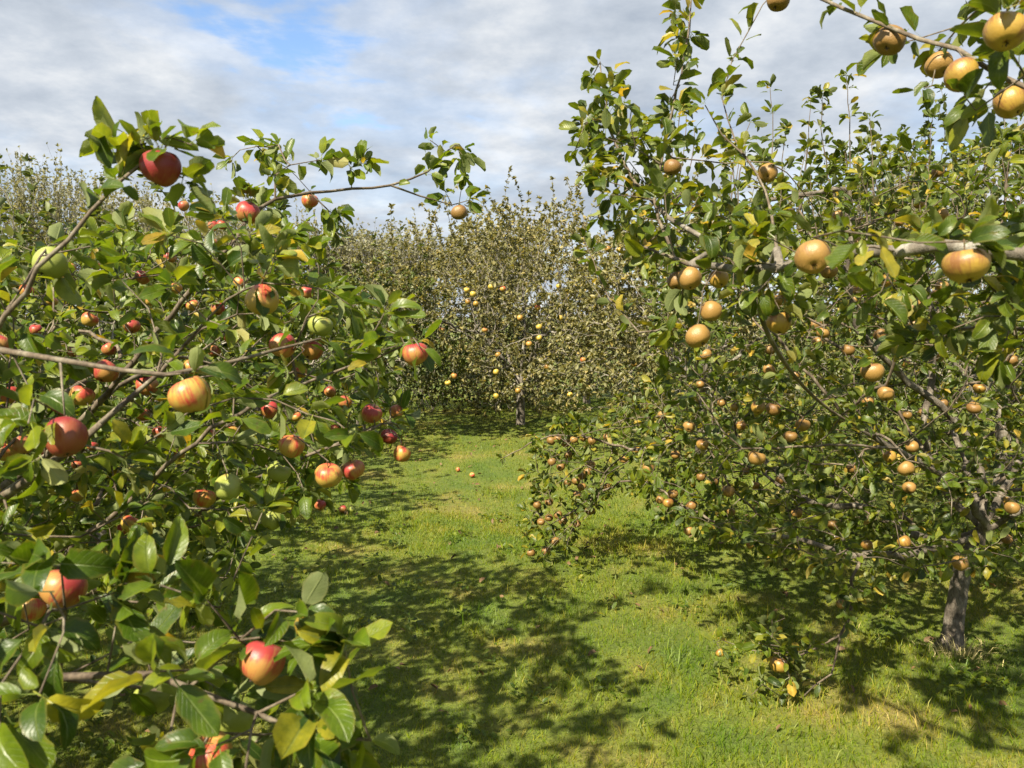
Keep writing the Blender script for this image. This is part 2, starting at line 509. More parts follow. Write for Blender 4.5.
# ------------------------------------------------------------------ leaves
def leaf_template(rows, cols, width, fold, curl, wave, twist, seed, petiole=0.32):
    """a leaf along +y, up +z, blade length 1; rows along, cols across (even)"""
    r = random.Random(seed)
    V, UV, Fq = [], [], []
    ys = [0, .10, .28, .52, .75, .91, 1] if rows == 6 else ([0, .25, .70, 0.97] if rows == 3 else [i / rows for i in range(rows + 1)])
    ph = r.uniform(0, 6)
    for i, y in enumerate(ys):
        w = width * math.sin(math.pi * min(1, (y * 0.96 + 0.02)) ** 0.92) ** 0.62
        if i == rows:
            w = 0.004 if rows != 3 else width * 0.3
        if i == 0:
            w = width * 0.16
        for j in range(cols + 1):
            u = j / cols * 2 - 1
            e = 1 + (0.05 * (-1) ** i if abs(u) == 1 else 0)
            x = u * w * e
            z = abs(x) * fold + wave * width * (abs(u) ** 2) * math.sin(y * 11 + ph + (2 if u > 0 else 0))
            yy = y
            if abs(curl) > 1e-3:
                yy = math.sin(curl * y) / curl
                zc = -(1 - math.cos(curl * y)) / curl
                z = z * math.cos(curl * y) + zc
            tw = twist * y
            x, z = x * math.cos(tw) - (z if abs(u) > 0 else 0) * math.sin(tw) * 0.3, z + x * math.sin(tw)
            V.append((x, yy, z))
            UV.append((u * 0.5 + 0.5, y))
    k = cols + 1
    for i in range(rows):
        for j in range(cols):
            a = i * k + j
            Fq.append((a, a + 1, a + 1 + k, a + k))
    if petiole:
        b = len(V)
        pw = 0.016
        for (y, w, z) in ((-petiole, pw, 0.03), (0.02, pw * 0.8, -0.004)):
            V += [(-w, y, z), (w, y, z)]
            UV += [(0.5, 0.0), (0.5, 0.0)]
        Fq.append((b, b + 1, b + 3, b + 2))
    return np.array(V), np.array(Fq), np.array(UV)


def tmpl_set(rows, cols, n, seed, petiole=0.32, width=0.275):
    r = random.Random(seed)
    return [leaf_template(rows, cols, width * r.uniform(0.85, 1.15), r.uniform(0.1, 0.95), r.uniform(-0.6, 1.7),
                          r.uniform(0.05, 0.24), r.uniform(-0.8, 0.8), seed * 50 + i, petiole) for i in range(n)]


T_BIG = tmpl_set(6, 4, 12, 1)
T_MID = tmpl_set(3, 2, 10, 2)
T_FAR = []
for i in range(5):
    w_, f_, c_ = 0.24 + 0.04 * (i % 3), 0.05 + 0.05 * i, 0.05 * i
    T_FAR.append((np.array([(0, 0, 0), (w_, 0.3, f_), (w_ * .8, 0.68, f_ - c_), (0, 1, -2 * c_), (-w_ * .8, 0.68, f_ - c_), (-w_, 0.3, f_)]),
                  np.array([(0, 1, 2, 3), (0, 3, 4, 5)]), np.zeros((6, 2))))


def add_uv(me, UVv):
    """UVv: per-vertex uv"""
    uvl = me.uv_layers.new(name='UVMap')
    li = np.empty(len(me.loops), np.int32)
    me.loops.foreach_get('vertex_index', li)
    uvl.data.foreach_set('uv', np.ascontiguousarray(UVv[li], np.float32).ravel())


def leaf_frames(pos, d, n, size):
    d = norm(d)
    n = norm(n - d * np.sum(n * d, -1, keepdims=True))
    x = np.cross(d, n)
    return np.stack([x, d, n], -1) * size[:, None, None]      # columns


def foliage_mesh(name, pos, A, tint, temps, mat, rng, uv=True):
    which = rng.integers(0, len(temps), len(pos))
    Vs, Fs, Us, Ts, o = [], [], [], [], 0
    for k, (V, Fq, UV) in enumerate(temps):
        s = which == k
        if not s.any():
            continue
        P = np.einsum('nij,vj->nvi', A[s], V) + pos[s][:, None, :]
        n = len(P)
        Vs.append(P.reshape(-1, 3))
        Fs.append((Fq[None] + (np.arange(n) * len(V))[:, None, None]).reshape(-1, 4) + o)
        Us.append(np.tile(UV, (n, 1)))
        Ts.append(np.repeat(tint[s], len(V)))
        o += n * len(V)
    me = mesh_faces(name, np.concatenate(Vs), np.concatenate(Fs), mat, smooth=uv)
    float_attr(me, 'tint', np.concatenate(Ts))
    if uv:
        add_uv(me, np.concatenate(Us))
    return me


_big_cache = {}


def big_leaf_mesh(shape, tk, matname):
    key = (shape, tk, matname)
    if key not in _big_cache:
        V, Fq, UV = T_BIG[shape]
        me = mesh_faces('leaf', V, Fq, M[matname])
        float_attr(me, 'tint', np.full(len(V), tk / 9.0))
        add_uv(me, UV)
        _big_cache[key] = me
    return _big_cache[key]


# ------------------------------------------------------------------ tree growth
class Skel:
    def __init__(s, cap=60000):
        s.P = np.zeros((cap, 3))
        s.par = np.full(cap, -1, int)
        s.L = np.zeros(cap)
        s.rad = np.zeros(cap)        # least radius asked for
        s.tag = np.zeros(cap, int)   # 0 trunk, >0 bough number
        s.n = 0

    def add(s, p, par, rad=0.0, tag=None):
        i = s.n
        s.P[i] = p
        s.par[i] = par
        s.rad[i] = rad
        s.L[i] = 0 if par < 0 else s.L[par] + np.linalg.norm(s.P[i] - s.P[par])
        s.tag[i] = (s.tag[par] if par >= 0 else 0) if tag is None else tag
        s.n += 1
        return i

    def nearest(s, p):
        return int(np.argmin(np.sum((s.P[:s.n] - p) ** 2, 1)))

    def chain(s, pts, r0=0.0, r1=0.0, par=None, tag=None, step=0.06, jit=0.0, rng=None):
        """a smooth curve through pts; starts on node par (or the nearest one)"""
        pts = [np.array(p, float) for p in pts]
        if par is None:
            par = s.nearest(pts[0]) if s.n else -1
        if par >= 0:
            pts[0] = s.P[par].copy()
        Q = [2 * pts[0] - pts[1]] + pts + [2 * pts[-1] - pts[-2]]
        out = [pts[0]]
        for i in range(1, len(Q) - 2):
            a, b, c, d = Q[i - 1:i + 3]
            k = max(1, int(np.linalg.norm(c - b) / step))
            for j in range(1, k + 1):
                t_ = j / k
                out.append(0.5 * ((2 * b) + (c - a) * t_ + (2 * a - 5 * b + 4 * c - d) * t_ ** 2 + (3 * b - a - 3 * c + d) * t_ ** 3))
        ids = []
        if par < 0:
            par = s.add(out[0], -1, r0, 0)
            ids.append(par)
        m_ = len(out) - 1
        for i in range(1, m_ + 1):
            p = out[i]
            if jit and rng is not None and i < m_:
                p = p + rng.normal(0, jit, 3)
            par = s.add(p, par, r0 + (r1 - r0) * i / m_, tag)
            ids.append(par)
        return ids

    def grow(s, targets, rng, bf=0.35, step=0.07, up=0.15, sag=0.0, jit=0.006, maxlen=9.0):
        targets = np.asarray(targets)
        d0 = np.array([np.min(np.sum((s.P[:s.n] - q) ** 2, 1)) for q in targets])
        tips = np.full(len(targets), -1)
        for ti in np.argsort(d0):
            q = targets[ti]
            D = np.linalg.norm(s.P[:s.n] - q, axis=1)
            i = int(np.argmin(D + bf * s.L[:s.n] + 2.0 * (s.rad[:s.n] > 0.03)))     # twigs do not sprout from the trunk
            if D[i] > maxlen:
                continue
            a = s.P[i]
            pd = norm(a - s.P[s.par[i]]) if s.par[i] >= 0 else np.array([0, 0, 1.0])
            v = q - a
            L = np.linalg.norm(v)
            k = max(1, int(round(L / step)))
            ctrl = a + 0.5 * v + 0.22 * L * pd + np.array([0, 0, up * L])
            par = i
            for j in range(1, k + 1):
                t_ = j / k
                p = (1 - t_) ** 2 * a + 2 * t_ * (1 - t_) * ctrl + t_ * t_ * q
                if j < k:
                    p = p + rng.normal(0, jit, 3)
                if s.n >= len(s.P) - 2:
                    return tips
                par = s.add(p, par)
            tips[ti] = par
        return tips

    def finish(s, tip=0.0013, ex=2.6, gain=0.0012):
        n = s.n
        s.P, s.par, s.L, s.rad, s.tag = s.P[:n], s.par[:n], s.L[:n], s.rad[:n], s.tag[:n]
        acc = np.zeros(n)
        R_ = np.zeros(n)
        best = np.zeros(n)
        s.main = np.full(n, -1, int)
        s.kids = np.zeros(n, int)
        for i in range(n - 1, -1, -1):
            r = acc[i] ** (1 / ex) if acc[i] > 0 else tip
            p = s.par[i]
            seg = np.linalg.norm(s.P[i] - s.P[p]) if p >= 0 else 0
            r = max(r + gain * seg, s.rad[i])
            R_[i] = r
            if p >= 0:
                acc[p] += r ** ex
                s.kids[p] += 1
                if r > best[p]:
                    best[p] = r
                    s.main[p] = i
        for i in range(n):           # never thicker than what carries it
            p = s.par[i]
            if p >= 0 and R_[i] > R_[p]:
                R_[i] = R_[p]
        s.R = R_
        d = np.zeros((n, 3))
        d[1:] = norm(s.P[1:] - s.P[s.par[1:]])
        has = s.main >= 0
        d2 = d.copy()
        d2[has] = norm(d[has] + d[s.main[has]])
        d2[0] = d[s.main[0]] if s.main[0] >= 0 else (0, 0, 1)
        s.D = d2

    def tube(s, name, sel, k, mat, off, rng, rough=0.0):
        """one mesh of the segments that end in the nodes sel"""
        c = np.nonzero(sel & (s.par >= 0))[0]
        if not len(c):
            return None
        p = s.par[c]
        ref = norm(np.array([0.31, 0.52, 0.79]))

        def ring(P, D, rad):
            u = norm(np.cross(D, ref))
            v = np.cross(D, u)
            a = np.arange(k) / k * 2 * np.pi
            rr = rad[:, None] * (1 + rough * rng.normal(0, 1, (len(P), k)))
            return P[:, None] + rr[..., None] * (u[:, None] * np.cos(a)[None, :, None] + v[:, None] * np.sin(a)[None, :, None])
        nodes = np.unique(np.concatenate([c, p[s.main[p] == c]]))
        look = np.full(s.n, -1)
        look[nodes] = np.arange(len(nodes))
        V1 = ring(s.P[nodes], s.D[nodes], s.R[nodes])
        isb = s.main[p] != c
        cb_, pb_ = c[isb], p[isb]
        dirb = norm(s.P[cb_] - s.P[pb_]) if len(cb_) else np.zeros((0, 3))
        V2 = ring(s.P[pb_] , dirb, np.minimum(s.R[cb_] * 1.25, s.R[pb_])) if len(cb_) else np.zeros((0, k, 3))
        start = np.empty(len(c), int)
        start[~isb] = look[p[~isb]]
        start[isb] = len(nodes) + np.arange(len(cb_))
        end = look[c]
        j = np.arange(k)
        F = np.stack([start[:, None] * k + j, start[:, None] * k + (j + 1) % k, end[:, None] * k + (j + 1) % k, end[:, None] * k + j], -1).reshape(-1, 4)
        V = np.concatenate([V1, V2]).reshape(-1, 3) - off
        tips = c[s.kids[c] == 0]
        return mesh_faces(name, V, F, mat)


def leaf_sites(s, rng, thr, per_m, rosette, ros_n, spread=0.55):
    """positions, twig directions for leaves: alternate along thin twigs, rosettes at tips and spurs"""
    c = np.nonzero((s.R < thr) & (s.par >= 0))[0]
    p = s.par[c]
    seg = np.linalg.norm(s.P[c] - s.P[p], axis=1)
    n = rng.poisson(seg * per_m)
    rep = np.repeat(np.arange(len(c)), n)
    t_ = rng.random(len(rep))[:, None]
    pos = s.P[p[rep]] * (1 - t_) + s.P[c[rep]] * t_
    tw = norm(s.P[c[rep]] - s.P[p[rep]])
    tip = np.nonzero((s.kids == 0) & (s.par >= 0))[0]
    spur = c[rng.random(len(c)) < rosette]
    ros = np.concatenate([tip, spur])
    m_ = rng.integers(ros_n[0], ros_n[1] + 1, len(ros))
    rr = np.repeat(ros, m_)
    pos2 = s.P[rr] + rng.normal(0, 0.004, (len(rr), 3))
    tw2 = s.D[rr]
    pos = np.concatenate([pos, pos2])
    tw = np.concatenate([tw, tw2])
    N = len(pos)
    rad = rng.normal(0, 1, (N, 3))
    rad = norm(rad - tw * np.sum(rad * tw, -1, keepdims=True))
    d = norm(tw * rng.uniform(0.1, 1.0, (N, 1)) + rad * spread * rng.uniform(0.8, 1.7, (N, 1)) + np.array([0, 0, -0.08]) + rng.normal(0, 0.25, (N, 3)))
    nrm = norm(np.array([0, 0, 1.0]) + np.array(sun_dir) * 0.3 + rng.normal(0, 0.75, (N, 3)))
    return pos, d, nrm


def tint_vals(rng, n, yellow=0.03):
    v = np.clip(rng.normal(0.43, 0.25, n), 0, 0.88)
    y = rng.random(n) < yellow
    v[y] = rng.uniform(0.88, 1.0, y.sum())
    return v


def build_tree(name, label, cat, base, sk, rng, leafmat, leaf_len, per_m, rosette, ros_n, thr, lod='mid', singles=0,
               group=None, yellow=0.03, twigmat='twig', barkmat='bark', bough_min=0.010, tip=0.0013, drop=None, spread=0.55, gain=0.0012, grow_leaf=None, fruit=()):
    sk.finish(tip=tip, gain=gain)
    base = np.array(base, float)
    root = obj(name, None, loc=Vector(base))
    root.empty_display_size = 0.2
    tag(root, label, cat, group)
    thick = sk.R >= bough_min
    tr = sk.tag == 0
    me = sk.tube('trunk', tr & thick, 14, M[barkmat], base, rng, 0.035)
    if me:
        obj('trunk', me, root)
    for b in range(1, int(sk.tag.max()) + 1):
        me = sk.tube('bough', (sk.tag == b) & thick, 10 if lod != 'far' else 6, M[barkmat], base, rng, 0.08)
        if me:
            obj('bough', me, root)
    me = sk.tube('twigs', ~thick, 5 if lod != 'far' else 3, M[twigmat], base, rng)
    if me:
        o = obj('twigs', me, root)
        o['kind'] = 'stuff'
    pos, d, nrm = leaf_sites(sk, rng, thr, per_m, rosette, ros_n, spread)
    size = leaf_len * np.clip(rng.normal(0.97, 0.27, len(pos)), 0.4, 1.4)
    if grow_leaf is not None:
        size = size * grow_leaf(pos)
    if drop is not None:
        k = ~drop(pos)
        pos, d, nrm, size = pos[k], d[k], nrm[k], size[k]
    if len(fruit):                       # few leaves hang right over the fruit
        lp = pos + norm(d) * (size * 0.8)[:, None]
        k = np.ones(len(pos), bool)
        toss = rng.random(len(pos)) < 0.85
        for c, r in fruit:
            v = np.array([0, 0, CAM_H]) - c
            L = np.linalg.norm(v)
            v = v / L
            tt = (lp - c) @ v
            off = np.linalg.norm(lp - c - tt[:, None] * v, axis=1)
            k &= ~((tt > -r * .5) & (tt < L) & (off < (r + 0.019) * (1 - tt / L)) & toss)
        pos, d, nrm, size = pos[k], d[k], nrm[k], size[k]
    tint = tint_vals(rng, len(pos), yellow)
    A = leaf_frames(pos, d, nrm, size)
    bulk = np.ones(len(pos), bool)
    if lod != 'far':
        pos = pos + norm(d) * (size * 0.32)[:, None]
    if singles:
        px, py, dep = proj(pos)
        vis = (px > -10) & (px < 1034) & (py > -10) & (py < 778) & (dep > 0.3)
        score = np.where(vis, size * FPX / dep, 0)
        best = np.argsort(-score)[:singles]
        best = best[score[best] > 0]
        bulk[best] = False
        for i in best:
            me = big_leaf_mesh(int(rng.integers(0, len(T_BIG))), int(round(tint[i] * 9)), leafmat)
            o = obj('leaf', me, root)
            a = A[i]
            q = pos[i] - base
            o.matrix_local = Matrix(((a[0, 0], a[0, 1], a[0, 2], q[0]), (a[1, 0], a[1, 1], a[1, 2], q[1]), (a[2, 0], a[2, 1], a[2, 2], q[2]), (0, 0, 0, 1)))
    me = foliage_mesh('foliage', pos[bulk] - base, A[bulk], tint[bulk], T_MID if lod != 'far' else T_FAR, M[leafmat], rng, uv=lod != 'far')
    o = obj('foliage', me, root)
    o['kind'] = 'stuff'
    return root


# ------------------------------------------------------------------ apples
def apple_mesh(name, squat, mat, seg=26, lobes=0.02, seed=0):
    prof = []
    n = 15
    for i in range(n + 1):
        a = math.pi * i / n
        r = math.sin(a) ** 0.9
        z = math.cos(a) * squat
        z += 0.06 * math.cos(a) ** 2 * 0 + 0.10 * math.sin(a) ** 2          # shoulders above the middle
        if a < 0.62:
            z -= 0.26 * (1 - a / 0.62) ** 1.5
        if a > math.pi - 0.5:
            z += 0.16 * (1 - (math.pi - a) / 0.5) ** 1.5
        prof.append((max(r, 0.0), z))
    V, Fq = [], []
    ph = seed * 1.7
    for i, (r, z) in enumerate(prof):
        for j in range(seg):
            b = 2 * math.pi * j / seg
            k = 1 + lobes * math.cos(5 * b + ph) * (0.3 + 0.7 * (i / n)) + 0.045 * math.cos(b + ph) * (1 - i / n) + 0.035 * math.cos(2 * b + 2 * ph)
            rr = max(r, 0.012) * k
            V.append((rr * math.cos(b), rr * math.sin(b), z * (1 + 0.09 * math.cos(b + 1 + ph))))
    for i in range(n):
        for j in range(seg):
            a, c = i * seg + j, i * seg + (j + 1) % seg
            Fq.append((a, a + seg, c + seg, c))
    return mesh_faces(name, np.array(V), np.array(Fq), M[mat])


def stalk_mesh():
    V, Fq = [], []
    pts = [(0, 0, 0.50, 0.045), (0.02, 0.0, 0.75, 0.035), (0.05, 0.02, 1.0, 0.035), (0.06, 0.03, 1.22, 0.05)]
    for x, y, z, r in pts:
        for j in range(6):
            a = j / 6 * 2 * math.pi
            V.append((x + r * math.cos(a), y + r * math.sin(a), z))
    for i in range(3):
        for j in range(6):
            a, c = i * 6 + j, i * 6 + (j + 1) % 6
            Fq.append((a, c, c + 6, a + 6))
    return mesh_faces('stalk', np.array(V), np.array(Fq), M['stalk'])


def calyx_mesh(squat):
    V, Fq = [], []
    z0 = -squat + 0.15
    for k in range(5):
        a = k / 5 * 2 * math.pi
        b = len(V)
        for (r, w, dz) in ((0.02, 0.05, 0.02), (0.10, 0.06, -0.05), (0.17, 0.012, -0.13)):
            for s_ in (-1, 1):
                V.append((r * math.cos(a) - s_ * w * math.sin(a), r * math.sin(a) + s_ * w * math.cos(a), z0 + dz))
        Fq += [(b, b + 1, b + 3, b + 2), (b + 2, b + 3, b + 5, b + 4)]
    return mesh_faces('calyx', np.array(V), np.array(Fq), M['calyx'])


APPLE = {}
for mname, sq in (('red', 0.90), ('dark', 0.92), ('blush', 0.88), ('green', 0.88), ('russet', 0.86), ('russet_dark', 0.86), ('golden', 0.86), ('yellow', 0.86)):
    APPLE[mname] = [(apple_mesh('apple', sq * (1 + 0.05 * (k - 1)), mname, 26, 0.018 + 0.008 * k, k + sq * 10), sq) for k in range(3)]
STALK = stalk_mesh()
CALYX = {s_: calyx_mesh(s_) for s_ in {v[0][1] for v in APPLE.values()}}
arng = random.Random(5)
napple = 0


def place_apple(c, r, kind, label, group, parts=True, tilt=None):
    global napple
    napple += 1
    me, sq = APPLE[kind][napple % 3]
    o = obj('apple', me)
    o.location = Vector([float(x) for x in c])
    if tilt is None:
        tilt = (arng.uniform(-0.75, 0.35), arng.uniform(-0.45, 0.45))
    o.rotation_euler = (tilt[0], tilt[1], arng.uniform(0, 6.28))
    o.rotation_mode = 'XYZ'
    # turn about its own axis first, then tip
    o.rotation_euler = (Matrix.Rotation(tilt[0], 3, 'X') @ Matrix.Rotation(tilt[1], 3, 'Y') @ Matrix.Rotation(arng.uniform(0, 6.28), 3, 'Z')).to_euler()
    o.scale = (r, r, r)
    tag(o, label, 'apple', group)
    if parts:
        obj('stalk', STALK, o)
        obj('calyx', CALYX[sq], o)
    return o


def stalk_end(c, r):
    return np.array(c) + np.array([0, 0, 1.1 * r])


# ---- the apples that can be read one by one: px, py, width in px, kind, label
D_RED, D_RUS = 0.066, 0.060
G_RED = 'apples of the red apple tree'
RED_A = [
    (160, 168, 38, 'dark', 'dark red apple at the tip of the raised branch against the sky'),
    (248, 213, 23, 'red', 'bright red apple beside the base of the long sky twig'),
    (310, 201, 17, 'blush', 'orange red apple hanging midway under the long sky twig'),
    (459, 213, 16, 'russet_dark', 'brownish green apple at the drooping end of the long sky twig'),
    (262, 301, 32, 'blush', 'large red and yellow apple above the green leaf cluster, lit from one side'),
    (416, 354, 27, 'red', 'glossy red apple sticking out over the lawn beside broad leaves'),
    (190, 396, 42, 'blush', 'large yellow apple with red cheek hanging under the thin horizontal branch'),
    (66, 438, 41, 'dark', 'deep red freckled apple beside the thick shaded bough'),
    (62, 589, 46, 'red', 'pink red apple half covered by leaves above the low branch'),
    (261, 662, 48, 'red', 'pink red apple at the end of the low branch under curled pale leaves'),
    (211, 756, 46, 'blush', 'orange red apple hanging lowest under the low branch'),
    (152, 698, 40, 'green', 'green apple hanging directly under the low branch'),
    (236, 718, 40, 'green', 'yellow green apple below the fork of the low branch'),
    (329, 476, 27, 'blush', 'orange apple of a pair hanging over the shaded lawn edge'),
    (354, 470, 23, 'red', 'redder apple of a pair hanging over the shaded lawn edge'),
    (291, 446, 26, 'blush', 'yellow apple with faint red top in the lower leaves'),
    (282, 346, 26, 'red', 'red apple tucked behind the end of the thin horizontal branch'),
    (312, 350, 22, 'red', 'small bright red apple next to a red one at branch end'),
    (372, 414, 21, 'red', 'ribbed red apple beneath a hanging broad leaf'),
    (402, 454, 18, 'blush', 'small orange apple lowest in the sprig over the lawn'),
    (389, 437, 17, 'dark', 'dark apple in the sprig over the lawn, above the orange one'),
    (396, 412, 15, 'red', 'small crimson apple topmost in the sprig over the lawn'),
    (272, 520, 22, 'green', 'pale yellow green apple lowest at the lawn edge'),
    (252, 516, 20, 'green', 'green apple touching a pale yellow one at the lawn edge'),
    (279, 472, 24, 'green', 'green apple shaded by a leaf below the yellow apple'),
    (228, 488, 28, 'green', 'shaded green apple deep in the lower leaves'),
    (204, 498, 22, 'blush', 'red topped green apple deep in the lower leaves'),
    (50, 264, 33, 'green', 'green apple behind the lower end of the raised branch'),
    (270, 410, 18, 'red', 'red apple behind a twig in the middle of the crown'),
    (320, 326, 24, 'green', 'green apple with red cheek hidden among upper leaves'),
    (106, 372, 24, 'red', 'red apple under the thin horizontal branch, half hidden'),
    (147, 386, 21, 'red', 'crimson apple touching the yellow one with red cheek'),
    (82, 396, 24, 'blush', 'red apple with yellow side above the deep red freckled one'),
]
SMALL_RED = [(184, 206, 11), (213, 226, 10), (222, 225, 10), (212, 243, 12), (268, 240, 10), (70, 267, 10), (96, 266, 9), (36, 330, 12), (52, 301, 11), (72, 352, 11),
             (130, 524, 18), (22, 446, 22), (6, 452, 20), (240, 283, 13), (218, 309, 14), (176, 288, 12), (330, 392, 12), (160, 432, 15), (143, 415, 14), (122, 530, 12),
             (233, 432, 13), (90, 320, 16), (320, 505, 12), (0, 346, 22), (300, 372, 14), (345, 402, 14), (30, 610, 30), (335, 430, 12), (10, 395, 18)]
G_RUS = 'russet apples of the overhanging branches'
OVER_A = [
    (778, 1, 22, 'russet_dark', 'dark russet apple hanging alone before the sky at the branch tip'),
    (889, 41, 29, 'russet_dark', 'shaded brown russet apple at the bend of the top branch'),
    (939, 65, 26, 'russet', 'russet apple touching a larger one, its eye turned down'),
    (962, 76, 32, 'golden', 'golden russet apple of a touching pair on the top branch'),
    (1006, 32, 38, 'golden', 'big golden russet apple high at the edge of the sky'),
    (1011, 103, 31, 'golden', 'yellow sided russet apple under the top branch leaves'),
    (967, 265, 42, 'golden', 'largest glossy golden russet apple on the long pale branch'),
    (813, 257, 35, 'russet', 'round tan russet apple showing its eye on the long pale branch'),
    (690, 279, 24, 'russet', 'russet apple of a joined pair under the long pale branch'),
    (677, 282, 20, 'russet_dark', 'darker russet apple of a joined pair under the long pale branch'),
    (719, 279, 20, 'golden', 'small golden russet apple beside the joined pair'),
    (711, 312, 22, 'russet', 'tan russet apple hanging above another below the pale branch'),
    (698, 337, 25, 'russet', 'tan russet apple hanging lowest below the pale branch'),
    (779, 323, 25, 'golden', 'golden russet apple with shaded half beside a dark twig'),
    (768, 173, 19, 'russet', 'russet apple on an upright shoot before the clouds'),
    (672, 168, 18, 'russet_dark', 'dull russet apple beside the leaning leafy shoot'),
    (829, 271, 17, 'russet_dark', 'small dark russet apple behind the round tan one'),
]
G_R1 = 'russet apples in the low spreading tree'
R1_A = [(741, 256, 12), (779, 300, 14), (872, 372, 22), (913, 308, 18), (890, 280, 17), (955, 243, 15), (938, 172, 12), (919, 204, 11), (899, 222, 9), (838, 215, 10),
        (757, 458, 18), (803, 425, 15), (758, 408, 14), (773, 409, 15), (886, 394, 16), (890, 457, 13), (906, 469, 17), (909, 488, 13), (912, 447, 13), (923, 413, 11),
        (832, 525, 11), (960, 563, 16), (867, 545, 12), (1005, 500, 10), (1012, 508, 14), (942, 286, 12), (936, 294, 11), (870, 284, 11), (857, 292, 12), (855, 300, 12),
        (648, 468, 12), (673, 494, 11), (668, 503, 11), (728, 491, 13), (701, 477, 10), (714, 482, 9), (689, 531, 10), (675, 455, 10), (624, 460, 8), (741, 426, 11),
        (735, 408, 10), (722, 403, 9), (746, 470, 9), (700, 385, 9), (662, 415, 9), (816, 325, 12), (823, 333, 13), (818, 342, 12), (880, 335, 13), (901, 337, 12),
        (848, 350, 13), (770, 350, 11), (706, 355, 12), (745, 295, 12), (660, 500, 9), (636, 450, 9), (780, 480, 10), (797, 513, 11), (731, 512, 9), (751, 545, 10)]
SPRIG_A = [(551, 441), (558, 439), (566, 443), (574, 440), (583, 438), (592, 441), (607, 437), (552, 462), (561, 467), (568, 455), (591, 465), (588, 472), (582, 476),
           (576, 481), (582, 487), (568, 483), (577, 495), (607, 487), (590, 511), (549, 502), (537, 505), (549, 518), (541, 522), (563, 521), (577, 524), (558, 515),
           (555, 541), (531, 553), (546, 551)]
LOW_A = [(779, 665, 18, 'golden', 'golden russet apple in the leafy sprig hanging just above the grass'),
         (797, 705, 18, 'russet_dark', 'dark russet apple under the hanging sprig, almost touching the grass'),
         (720, 653, 9, 'golden', 'tiny orange russet apple on the thin twig beside the hanging sprig'),
         (841, 604, 10, 'russet', 'small russet apple among yellow leaves where the drooping branch forks')]
MID_A = [(491, 287), (503, 289), (473, 294), (468, 302), (476, 304), (467, 290), (538, 308), (539, 327), (442, 330), (529, 344), (539, 338), (558, 340), (498, 355),
         (547, 367), (496, 372), (496, 396), (518, 391), (599, 340), (614, 358), (634, 364), (649, 345), (606, 328), (627, 278), (608, 249), (619, 250), (559, 286),
         (454, 376), (448, 383), (570, 395), (590, 388), (583, 360), (520, 318), (560, 318), (485, 330), (612, 300)]


xr = random.Random(31)
while len(SMALL_RED) < 47:
    q = (xr.uniform(0, 400), xr.uniform(215, 520), xr.uniform(10, 16))
    if in_poly(np.array([q[0]]), np.array([q[1]]), [(0, 260), (230, 225), (330, 300), (400, 360), (380, 430), (260, 500), (0, 520)])[0] and min(math.hypot(q[0] - a[0], q[1] - a[1]) for a in SMALL_RED + RED_A) > 22:
        SMALL_RED.append(q)
while len(R1_A) < 88:
    q = (xr.uniform(640, 1024), xr.uniform(190, 550), xr.uniform(9, 14))
    if in_poly(np.array([q[0]]), np.array([q[1]]), [(660, 400), (720, 330), (850, 220), (1024, 180), (1024, 550), (800, 550), (700, 520), (650, 480)])[0] and min(math.hypot(q[0] - a[0], q[1] - a[1]) for a in R1_A + OVER_A) > 16:
        R1_A.append(q)
HUE = {'red': 'red', 'blush': 'red and yellow', 'russet': 'tan', 'golden': 'golden', 'russet_dark': 'brown', 'yellow': 'yellow'}


def where_low(x, y):
    if y < 260:
        return 'high among the upright shoots above the long pale branch'
    if y < 312:
        return 'close under the long pale branch' if x > 850 else 'behind the tan pair of the long pale branch'
    if y < 380:
        return 'in the leaves between the pale branch and the dark rising bough'
    if x > 940:
        return 'in the leaves over the top of the mottled grey trunk'
    if x > 850:
        return 'beside the dark rising bough of the spreading tree'
    if x > 750:
        return 'where limbs cross in the middle of the spreading tree'
    if x > 695:
        return 'in the leafy skirt of the spreading tree over the grass'
    return 'on the outer limb between spreading tree and crowded drooping tip'


def where_mid(x, y):
    if y < 300:
        return 'near the top of the olive leaved tree' if x < 560 else 'in the upper crown where two olive leaved trees meet'
    if y < 345:
        return 'halfway up the olive leaved tree' if x < 570 else 'halfway up where two olive leaved trees meet'
    return 'low in the skirt of the olive leaved tree' if x < 560 else 'low down between the olive leaved and spreading trees'


def where_red(x, y):
    if y < 260:
        return 'high under the long sky twig'
    if y < 345:
        return 'among leaves above the thin horizontal branch' if x > 100 else 'behind the raised branch'
    if y < 440:
        return 'deep in the leaves below the thin horizontal branch'
    return 'in the shaded lower leaves near the thick bough' if x < 200 else 'in the lower leaves by the lawn edge'


def where_tip(x, y):
    if y < 446:
        return 'in the row along the straight twig above the crowded drooping tip'
    if y < 498:
        return 'in the bunch below the straight twig over the lawn'
    return 'in the lowest bunch of the crowded drooping tip over the lawn'


def apple_pts(lst, dia):
    out = []
    for a in lst:
        d = dia * FPX / a[2]
        out.append((W(a[0], a[1], d), dia / 2))
    return out


